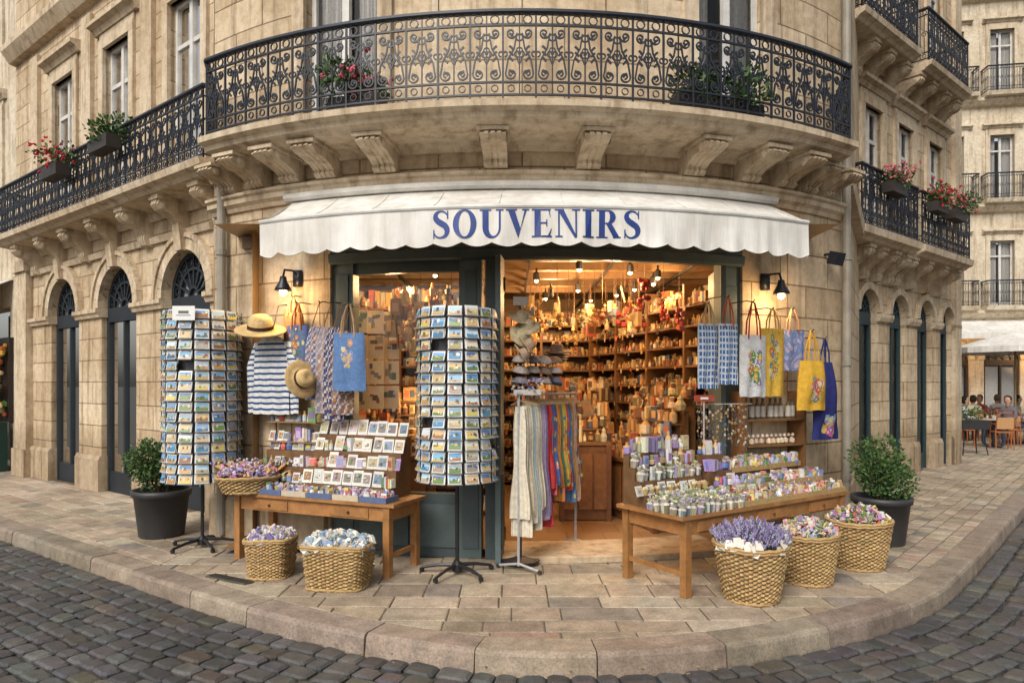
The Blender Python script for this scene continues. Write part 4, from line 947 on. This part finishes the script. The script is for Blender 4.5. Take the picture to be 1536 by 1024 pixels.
CER=PALF+[(.10,.17,.07),(.4,.3,.15),(.55,.38,.1),(.45,.1,.06),(.34,.22,.12),(.5,.42,.3)]
for i in range(5): tray(rt,MR,.90+i*.31,.12,th_,.29,.20,62,CER,.045,(.40,.27,.12),'wicker',.08)
for i in range(4): tray(rt,MR,1.34+i*.27,.36,th_+.08,.26,.20,58,CER+[(.15,.2,.35)],.05,(.38,.25,.11),'wicker',.10)
for i in range(2): tray(rt,MR,.86+i*.20,.32,th_,.19,.18,26,CER,.05,(.38,.25,.11),'wicker',.11)
box(ws,MR,1.74,.36,th_+.04,1.08,.2,.078,DW); box(ws,MR,1.74,.60,th_+.10,1.08,.16,.20,DW)
for i in range(4): tray(rt,MR,1.34+i*.27,.59,th_+.203,.26,.17,52,SOUV+CER,.05,(.38,.25,.11),'wicker',.11)
for i in range(8): easel(rt,MR,1.0+i*.15,.235,th_+.03,.10,.12,(.5,.52,.46))
rt.done()
wsf=Thing('bottle_shelf',D.M(2.5,.2,1.3)); w=wsf.p('shelf_boards','wood'); g=wsf.p('bottles','goods')
for z in(1.08,1.34): fbox(w,D,2.2,2.98,.02,.22,z-.02,z,WOOD,4)
for s in(2.2,2.98): fbox(w,D,s-.012,s+.012,.0,.22,.5,1.62,WOOD)
for i in range(9): rev(g,T(*D.M(2.27+i*.08,.12+U(-.02,.02),1.34)),[(.028,0),(.03,.02),(.03,.13),(.012,.17),(.012,.21),(.0,.212)],9,lambda i,j:(.08,.07,.05) if j>2 else ((.5,.48,.42) if j==1 else (.1,.08,.05)))
for i in range(12): blob(g,D.M(2.25+i*.06,U(.08,.18),1.08+.03),.032,jit((.6,.45,.32),.2),1.1,8); blob(g,D.M(2.25+i*.06,.12,1.08+.085),.02,jit((.62,.5,.4),.2),1,7)
wsf.done()
# ------------------ garment rack with scarves
gr=Thing('scarf_rack',(.45,6.7,0)); f=gr.p('metal_rail','iron'); cl=gr.p('scarves','cloth',True); CH=(.35,.35,.36)
GF=Line((.06,6.18),(.62,1.0),1); LL=1.15
tube(f,[GF.M(0,0,.05),GF.M(0,0,1.62)],.013,CH,6); tube(f,[GF.M(LL,0,.05),GF.M(LL,0,1.62)],.013,CH,6); tube(f,[GF.M(-.05,0,1.6),GF.M(LL+.05,0,1.6)],.013,CH,6)
for s in(0,LL): tube(f,[GF.M(s,-.22,.03),GF.M(s,0,.07),GF.M(s,.22,.03)],.012,CH,6); [blob(f,GF.M(s,e*.22,.024),.024,(.03,.03,.03)) for e in(-1,1)]
cols=[(.66,.60,.48),(.64,.57,.44),(.33,.47,.52),(.66,.62,.52),(.62,.56,.42),(.42,.34,.50),(.34,.26,.44),(.48,.05,.06),(.55,.12,.14),(.08,.12,.30),(.55,.22,.05),(.1,.24,.15),(.60,.40,.08),(.50,.06,.05),(.1,.2,.38),(.45,.27,.1),(.55,.35,.3),(.2,.1,.06)]
n=28
for i in range(n):
    s=.02+i*(LL-.04)/n; c=cols[min(len(cols)-1,int(i*len(cols)/n))]; F2=Line(GF.M(s,0,0)[:2],(.95,-.42),1)
    H=U(.95,1.2) if i<12 else U(.8,1.0)
    pat=(lambda u,v,c=c,ph=U(0,6): jit(random.choice([(.5,.4,.1),(.5,.15,.1),(.1,.2,.3)]),.3) if sin(v*34+ph)*cos(u*5+ph)>.5 else jit(c,.08)) if i>12 else (lambda u,v,c=c:jit(c,.04))
    cloth(cl,F2,0,0,1.50+U(-.02,.02),H,lambda v:.045+.06*v+.01*sin(v*9),pat,12,24,.02,.020,2.5)
    tube(f,[F2.M(-.09,0,1.5),F2.M(0,0,1.55),F2.M(.09,0,1.5)],.006,(.3,.2,.1),4); tube(f,[F2.M(0,0,1.55),F2.M(0,0,1.61)],.003,CH,4)
gr.done()
hs=Thing('hat_stand',(.08,6.42,0)); f=hs.p('stand','iron'); st=hs.p('straw_hats_and_caps','wicker',True)
tube(f,[(.08,6.44,.05),(.08,6.44,2.5)],.014,IRON,8); rev(f,T(.08,6.44,.03),[(.18,0),(.18,.015),(.03,.04)],16,IRON)
def hatm(M,c,s=1,cap=False):
    M=M@Matrix.Scale(s,4)
    prof=[(.15,-.008),(.158,0),(.11,.006),(.078,.012),(.07,.07),(.045,.088),(0,.085)] if not cap else [(.10,0),(.105,.008),(.095,.03),(.07,.065),(.03,.08),(0,.082)]
    rev(st,M,prof,18,lambda i,j:jit(c,.13))
for k in range(5): hatm(T(.09+.05*(k%2),6.28-.015*k,2.30-k*.085,.3*k,.75+U(-.3,.3),U(-.4,.4)),jit((.38,.28,.18),.3),.80)
for k in range(4): hatm(T(.45,6.85+k*.12,2.02-k*.02,0,.15),jit((.22,.16,.12),.3),.9)
for k in range(12): hatm(T(.08+.11*(k%4),6.28+.12*(k%4),1.90-(k//4)*.10,.2*k,.15+U(-.1,.2)),random.choice([(.10,.12,.18),(.30,.25,.22),(.16,.15,.17),(.35,.3,.28),(.2,.14,.1)]),.8,True)
g=hs.p('key_rings','goods')
for k in range(50): blob(g,(.0+U(0,.28),6.22+U(0,.1),1.62+U(0,.12)),.014,jit(random.choice([(.3,.25,.3),(.6,.55,.5),(.2,.2,.35),(.5,.2,.15)]),.3))
for z in(1.60,1.72): tube(f,[(-.02,6.22,z),(.30,6.34,z)],.006,CH,4)
tube(f,[(.08,6.44,1.65),(.14,6.28,1.65)],.008,CH,4); box(g,T(.14,6.24,1.62,.3),0,0,0,.26,.006,.05,(.5,.46,.42)); box(g,T(.08,6.30,2.46,.2),0,0,0,.14,.006,.08,(.4,.35,.3))
hs.done()
sg=Thing('price_sign',(1.75,6.5,1.6)); box(sg.p('s','wood'),T(1.83,6.50,1.56,.2),0,0,0,.20,.012,.06,(.30,.05,.03)); tube(sg.p('post','iron'),[(1.83,6.51,.66),(1.83,6.51,1.54)],.008,CH); box(sg.p('lett','paper'),T(1.83,6.492,1.56,.2),0,0,0,.08,.003,.02,(.6,.6,.55)); sg.done()
ks_=Thing('hanging_keyrings',(1.95,6.6,1.2)); g=ks_.p('k','goods')
for i in range(14):
    s=1.62+i*.04; L_=U(.3,.5)
    tube(g,[D.M(s,.30,1.50),D.M(s,.30,1.5-L_)],.003,(.1,.08,.06),3)
    for k in range(9): blob(g,D.M(s+U(-.012,.012),.30+U(-.01,.01),1.48-k*L_/9+U(-.02,.02)),U(.008,.016),jit(random.choice([(.25,.17,.09),(.36,.31,.24),(.08,.09,.14),(.28,.18,.08),(.05,.05,.05)]),.3),1.3,5)
tube(g,[D.M(1.6,.30,1.5),D.M(2.2,.30,1.5),D.M(2.2,0,1.5)],.006,CH,4)
ks_.done()
# ------------------ plants
def leaves(mb,c,rx,ry,rz,n,ls,cols,shell=.45,up=.3):
    c=Vector(c); lob=[Vector((U(-.5,.5)*rx,U(-.5,.5)*ry,U(-.5,.6)*rz)) for _ in range(9)]
    for _ in range(n):
        l=random.choice(lob); d_=Vector((random.gauss(0,1),random.gauss(0,1),random.gauss(0,1))).normalized(); q=.25+.75*RR()**shell
        off=Vector((d_.x*rx*.58*q,d_.y*ry*.58*q,d_.z*rz*.52*q))+l; p=c+off
        a=d_+Vector((U(-.7,.7),U(-.7,.7),U(-.4,.9)*1)); a.normalize(); b=a.cross(Vector((U(-1,1),U(-1,1),U(-1,1)))).normalized(); L=ls*U(.7,1.3); w=L*.32
        col=jit(random.choice(cols),.3)
        mb.add([p,p+a*L*.5+b*w,p+a*L,p+a*L*.5-b*w],[(0,1,2,3)],col)
GR=[(.055,.11,.03),(.075,.14,.04),(.04,.085,.025),(.10,.16,.05)]
def potplant(x,y,h,r):
    t_=Thing('potted_shrub',(x,y,0)); PC=(.042,.042,.045)
    rev(t_.p('pot','paint',True),T(x,y,0),[(r*.78,0),(r*.80,.01),(r*.98,h*.86),(r*1.06,h*.87),(r*1.08,h),(r*.98,h),(r*.96,h*.9),(0,h*.89)],32,PC)
    lf=t_.p('foliage','leaf'); st=t_.p('stems','wood')
    for k in range(14):
        a=U(0,6.28); tube(st,[(x+cos(a)*.04,y+sin(a)*.04,h*.85),(x+cos(a)*.14,y+sin(a)*.14,h+.2),(x+cos(a)*U(.1,.25),y+sin(a)*U(.1,.25),h+U(.3,.5))],[.01,.007,.003],(.08,.05,.03),4)
    leaves(lf,(x,y,h+.26),r*1.25,r*1.15,.42,3800,.038,GR); t_.done()
potplant(-3.93,7.66,.52,.29); potplant(3.95,7.30,.50,.28)
def boxplant(F,s,o,z,w,flower,n=420,name='balcony_flower_box'):
    p=F.M(s,o,z); t_=Thing(name,p); bx=t_.p('planter_box','paint'); fbox(bx,F,s-w/2,s+w/2,o-.09,o+.09,z,z+.17,(.035,.028,.024))
    leaves(t_.p('foliage','leaf'),(p[0],p[1],z+.27),w*.62,w*.45,.24,n,.055,GR)
    if flower:
        g=t_.p('blossoms','leaf')
        for _ in range(52):
            q=Vector((p[0]+random.gauss(0,w*.26),p[1]-.05+random.gauss(0,w*.2),z+.31+random.gauss(0,.10)))
            for k in range(5): blob(g,q+Vector((U(-.018,.018),U(-.018,.018),U(-.018,.018))),.015,jit(flower,.25),1,5)
    t_.done()
RED=(.45,.02,.04); PK=(.55,.12,.16)
boxplant(LW,3.15,.72,4.72,.62,RED); boxplant(LW,1.45,.72,4.76,.58,None,700)
boxplant(BAL,-1.62,-.22,4.17,.55,PK,600); boxplant(BAL,1.65,-.20,4.17,.4,None,460); boxplant(BAL,2.15,-.20,4.17,.5,None,560)
boxplant(RW,-.25,.66,4.72,.55,PK); boxplant(RW,1.5,.70,4.70,.5,RED); boxplant(RW,2.4,.70,4.70,.6,PK)
# ------------------ distant right: apartment building
FB=Line((14.5,26.5),(1,-.16),1)
ap=Thing('apartment_building',(20,26,0)); A2=ap.p('far_walls','farstone'); 
sv=(TR,IR,WF,GL,DK,CU,DF)
TR=ap.p('far_trim','farstone'); IR=ap.p('far_railings','iron'); WF=ap.p('far_window_frames','paint'); GL=ap.p('far_glass','glass'); DK=ap.p('far_dark','paint'); CU=ap.p('far_curtains','cloth'); DF=ap.p('far_doors','paint')
cs=[.6+i*1.75 for i in range(9)]
wall(A2,FB,-2,18,0,4.3,[(c,.62,0,2.6,True) for c in cs],.4,3)
fl_=[(4.3,8.3),(8.3,12.3),(12.3,16.3),(16.3,19.6)]
for a,b2 in fl_:
    wall(A2,FB,-2,18,a,b2,[(c,.42,a+.35,a+2.8,False) for c in cs],.3,3)
    fsweep(TR,FB,-2,18,[(0,a-.15),(.15,a-.1),(.3,a+.05),(.3,a+.15),(0,a+.2)],1)
    for c in cs[:7]:
        win(FB,c,.42,a+.35,a+2.8); surround(FB,c,.42,a+.35,a+2.8)
        fsweep(TR,FB,c-.75,c+.75,[(0,a+.1),(.5,a+.16),(.55,a+.3),(0,a+.3)],1)
        railing(IR,FB,c-.72,c+.72,.5,a+.3,.95,False,.36)
        for e in(-.72,.72):
            p=FB.M(c+e,.5,0); q=FB.M(c+e,0,0); railing(IR,Line(p[:2],(q[0]-p[0],q[1]-p[1])),0,.5,0,a+.3,.95,False,.36)
for c in cs: archdoor(FB,c,.618,2.6,(.05,.03,.02)); archring(TR,FB,c,.62,.8,2.6,-.1,.06)
fsweep(TR,FB,-2,18,[(-8,19.4),(.15,19.4),(.6,19.8),(.6,20),(-8,20.1)],1)
ap.done()
TR,IR,WF,GL,DK,CU,DF=sv
ca=Thing('cafe_awning',FB.M(3,1,3.6)); m_=ca.p('fabric','canvas')
fsweep(m_,FB,-1.5,9,[(0,4.1),(1.9,3.5),(1.9,3.3),(1.89,3.3),(1.89,3.49),(0,4.08)],10); ca.extra=[plight('cafe_light',FB.M(2,.8,2.9),60),plight('cafe_light',FB.M(5,.8,2.9),60)]; ca.done()
bp=Thing('balcony_flower_box',FB.M(1.6,.6,5)); leaves(bp.p('foliage','leaf'),FB.M(1.7,.6,5.1),.8,.4,.5,600,.10,[(.07,.16,.03),(.10,.2,.05)]); bp.done()
nb=Thing('neighbouring_building',LW.M(10,0,0)); A3=nb.p('neighbour_walls','farstone'); TR=nb.p('neighbour_trim','farstone'); WF=nb.p('nf','paint'); GL=nb.p('ng','glass'); DK=nb.p('nd','paint'); CU=nb.p('nc','cloth')
NF=Line(LW.M(7.2,-.05,0)[:2],(-1.3,1),-1)
wall(A3,NF,0,12,0,4.2,[(1.6,1.1,0,3.2,False),(4.8,1.2,0,3.2,False)],.3,4)
for a in(4.2,8.0): 
    wall(A3,NF,0,12,a,a+3.8,[(c,.45,a+.4,a+2.9,False) for c in(1.4,3.4,5.4)],.3,4)
    for c in(1.4,3.4,5.4): win(NF,c,.45,a+.4,a+2.9); surround(NF,c,.45,a+.4,a+2.9)
for c,hw in((1.6,1.1),(4.8,1.2)): fsweep(DK,NF,c-hw,c+hw,[(-.6,0),(-.6,3.2)],1,(.03,.025,.02),False)
fsweep(TR,NF,0,12,[(-8,11.9),(.15,11.9),(.5,12.3),(-8,12.6)],1); nb.done(); TR,IR,WF,GL,DK,CU,DF=sv
na=Thing('neighbour_awning',NF.M(1.6,.5,3.3)); fsweep(na.p('f','canvas'),NF,.3,3.0,[(0,3.75),(1.0,3.2),(1.0,2.9),(.99,2.9),(.99,3.19),(0,3.73)],6); na.done()
nd=Thing('goods_stand',NF.M(.9,.3,0)); fbox(nd.p('cabinet','paint'),NF,.3,1.5,.1,.6,0,.95,(.01,.04,.03)); 
g=nd.p('goods','goods')
for k in range(260): blob(g,NF.M(U(.3,1.5),U(.1,.5),U(1.0,2.5)),U(.04,.08),jit(random.choice([(.5,.3,.05),(.4,.08,.03),(.1,.2,.05),(.5,.4,.2)]),.3))
fbox(nd.p('cabinet','paint'),NF,.3,1.5,.0,.08,.95,2.6,(.03,.02,.015)); nd.done()
# ------------------ cafe terrace
def umbrella(x,y,R_=1.6):
    t_=Thing('cafe_umbrella',(x,y,0)); tube(t_.p('pole','wood'),[(x,y,0),(x,y,3.15)],.03,(.3,.2,.1),8); f=t_.p('canopy','canvas'); n=8
    vs=[(x,y,3.2)]+[(x+R_*cos(2*pi*i/n+.2),y+R_*sin(2*pi*i/n+.2),2.72) for i in range(n)]+[(x+R_*cos(2*pi*i/n+.2),y+R_*sin(2*pi*i/n+.2),2.56) for i in range(n)]
    f.add(vs,[(0,1+i,1+(i+1)%n) for i in range(n)]+[(1+i,9+i,9+(i+1)%n,1+(i+1)%n) for i in range(n)],W1); rev(t_.p('base','iron'),T(x,y,0),[(.3,0),(.3,.08),(.04,.12)],14,IRON)
    for i in range(n): a=2*pi*i/n+.2; tube(t_.p('ribs','wood'),[(x,y,3.17),(x+R_*.97*cos(a),y+R_*.97*sin(a),2.7)],.012,(.4,.3,.2),4)
    t_.done()
umbrella(14.3,19.4); umbrella(17.6,20.2)
def chair(x,y,rz):
    t_=Thing('cafe_chair',(x,y,0)); w=t_.p('cane','wicker'); M=T(x,y,0,rz); C=(.38,.13,.045)
    for a in(-.2,.2):
        tube(w,[M@Vector((a,-.2,0)),M@Vector((a,-.19,.45))],.016,C,5); tube(w,[M@Vector((a,.22,0)),M@Vector((a,.19,.45)),M@Vector((a*.95,.25,.88))],.016,C,5)
    box(w,M,0,0,.45,.43,.42,.03,C)
    tube(w,[M@Vector((-.2,.25,.86)),M@Vector((-.1,.28,.95)),M@Vector((.1,.28,.95)),M@Vector((.2,.25,.86))],.018,C,5)
    box(w,M@T(0,.235,.68,0,-.15),0,0,0,.36,.015,.30,(.5,.28,.13)); 
    for a in(-.2,.2): tube(w,[M@Vector((a,.22,.66)),M@Vector((a*1.1,-.1,.66)),M@Vector((a,-.19,.45))],.013,C,5)
    t_.done()
def ctable(x,y):
    t_=Thing('cafe_table',(x,y,0)); rev(t_.p('top','paint'),T(x,y,.72),[(.34,0),(.35,.015),(.34,.03),(0,.031)],20,(.45,.4,.33)); tube(t_.p('leg','iron'),[(x,y,0),(x,y,.72)],.025,IRON,8); rev(t_.p('leg','iron'),T(x,y,0),[(.2,0),(.19,.02),(.03,.05)],12,IRON)
    g=t_.p('glasses','goods'); [rev(g,T(x+U(-.2,.2),y+U(-.2,.2),.752),[(.02,0),(.03,.1),(.026,.1)],8,(.5,.45,.4)) for _ in range(3)]; t_.done()
def person(x,y,rz,shirt,hair,trou=(.03,.04,.07)):
    e=bpy.data.objects.new('seated_person',None); e.location=(x,y,0); e.rotation_euler=(0,0,rz); bpy.context.collection.objects.link(e)
    V=[(0,0,.50),(0,.03,.68),(0,.04,.88),(0,.03,1.02),(0,.01,1.10)]; r=[.15,.135,.155,.13,.055]; E=[(0,1),(1,2),(2,3),(3,4)]
    for sx in(-1,1):
        b=len(V); V+= [(sx*.17,.03,1.0),(sx*.22,-.03,.78),(sx*.14,-.26,.76),(sx*.10,-.33,.765)]; r+=[.062,.05,.038,.028]; E+=[(3,b),(b,b+1),(b+1,b+2),(b+2,b+3)]
        b=len(V); V+= [(sx*.10,-.04,.50),(sx*.13,-.42,.52),(sx*.13,-.40,.10),(sx*.13,-.50,.04)]; r+=[.095,.068,.045,.035]; E+=[(0,b),(b,b+1),(b+1,b+2),(b+2,b+3)]
    me=bpy.data.meshes.new('body'); me.from_pydata(V,E,[]); o=bpy.data.objects.new('body',me); bpy.context.collection.objects.link(o); o.parent=e
    md=o.modifiers.new('skin','SKIN'); 
    for i,q in enumerate(r): me.skin_vertices[0].data[i].radius=(q,q*.85)
    me.skin_vertices[0].data[0].use_root=True; md.use_smooth_shade=True; o.modifiers.new('sub','SUBSURF').levels=1; o.modifiers['sub'].render_levels=2
    m,nt,b_=newmat('clothes_%d'%len(MATS)); tc=N(nt,'ShaderNodeTexCoord'); sp=N(nt,'ShaderNodeSeparateXYZ'); nt.links.new(tc.outputs['Object'],sp.inputs[0])
    rp=ramp(nt,sp.outputs[2],[(0,trou),(.6,shirt)]); rp.color_ramp.interpolation='CONSTANT'; nt.links.new(rp.outputs[0],b_.inputs['Base Color']); b_.inputs['Roughness'].default_value=.9
    me.materials.append(m)
    SK=(.42,.24,.16)
    hd=MB(); rev(hd,T(0,-.005,1.12),[(.045,-.06),(.05,.0),(.065,.04),(.078,.09),(.080,.14),(.068,.19),(.04,.225),(0,.235)],14,SK)
    box(hd,I4,0,-.088,1.225,.022,.03,.04,SK,.5)
    for sx in(-1,1): blob(hd,(sx*.030,-.074,1.245),.011,(.02,.015,.01)); blob(hd,(sx*.080,.0,1.22),.02,SK,1.4)
    box(hd,I4,0,-.078,1.185,.04,.01,.008,(.35,.10,.08))
    h1=make(hd,'head','skin',smooth=True); h1.parent=e
    hb=MB(); rev(hb,T(0,.018,1.16),[(.07,.0),(.084,.06),(.086,.12),(.07,.18),(.04,.205),(0,.212)],14,hair); h2=make(hb,'hair','cloth',smooth=True); h2.parent=e
    hn=MB()
    for sx in(-1,1):
        box(hn,I4,sx*.10,-.375,.765,.07,.08,.03,SK,.9)
        for k in range(4): tube(hn,[(sx*.10-.027+k*.018,-.41,.765),(sx*.10-.03+k*.02,-.45-.01*(k in(1,2)),.76),(sx*.10-.03+k*.02,-.475,.745)],.008,SK,5)
        tube(hn,[(sx*.10-sx*.035,-.36,.765),(sx*.10-sx*.06,-.40,.76)],.009,SK,5)
    h3=make(hn,'hands','skin'); h3.parent=e
tabs=((12.9,18.3),(14.5,18.9),(13.7,20.6),(15.6,20.0),(15.4,22.0),(13.9,23.0),(17,19))
for tx,ty in tabs:
    ctable(tx,ty)
    for a in(.4,2.6,4.4): chair(tx+cos(a)*.62,ty+sin(a)*.62,a-pi/2+0.0)
for k,a,sh_,hr in ((1,.4,(.45,.2,.1),(.03,.02,.01)),(1,2.6,(.10,.15,.3),(.08,.04,.02)),(0,2.6,(.42,.42,.40),(.02,.015,.01)),(2,.4,(.3,.05,.05),(.10,.06,.03)),(2,4.4,(.4,.35,.25),(.03,.02,.01)),(3,2.6,(.2,.25,.22),(.02,.02,.02)),(4,4.4,(.5,.45,.4),(.15,.1,.05)),(0,.4,(.12,.10,.12),(.05,.03,.02))):
    tx,ty=tabs[k]; person(tx+cos(a)*.62,ty+sin(a)*.62,a-pi/2,sh_,hr)
mp_=Thing('metal_planter',(11.0,16.4,0)); f=mp_.p('frame','iron')
for a in(-.3,.3):
    for b2 in(-.2,.2): tube(f,[(11+a,16.4+b2,0),(11+a*.8,16.4+b2*.8,.4),(11+a,16.4+b2,.8)],.015,IRON,5)
box(f,T(11,16.4,.72),0,0,0,.66,.46,.22,(.03,.03,.03)); leaves(mp_.p('foliage','leaf'),(11,16.4,.95),.35,.3,.25,300,.06,GR); mp_.done()
# ------------------ camera, world, sun
cam=bpy.data.cameras.new('camera'); co=bpy.data.objects.new('camera',cam); bpy.context.collection.objects.link(co)
co.location=(0,0,1.7); co.rotation_euler=(math.radians(90),0,0); cam.lens=24; cam.sensor_width=36; cam.shift_y=63/1536; cam.clip_end=1000; sc.camera=co
w=bpy.data.worlds.new('World'); sc.world=w; w.use_nodes=True; nt=w.node_tree; bg=nt.nodes['Background']
sky=nt.nodes.new('ShaderNodeTexSky'); sky.sky_type='NISHITA'; sky.sun_disc=False; el,az=math.radians(42),math.radians(205)
sky.sun_elevation=el; sky.sun_rotation=az; sky.air_density=1.2; sky.dust_density=4
hs_=nt.nodes.new('ShaderNodeHueSaturation'); hs_.inputs['Saturation'].default_value=.35; nt.links.new(sky.outputs[0],hs_.inputs['Color']); nt.links.new(hs_.outputs[0],bg.inputs[0]); bg.inputs[1].default_value=.15
sl=bpy.data.lights.new('sun','SUN'); sl.energy=2.4; sl.angle=math.radians(24); sl.color=(1,.94,.85); so=bpy.data.objects.new('sun',sl); bpy.context.collection.objects.link(so)
dv=Vector((sin(az)*cos(el),cos(az)*cos(el),sin(el))); so.rotation_euler=dv.to_track_quat('Z','Y').to_euler()
sc.view_settings.view_transform='Standard'; sc.view_settings.look='None'; sc.view_settings.exposure=0
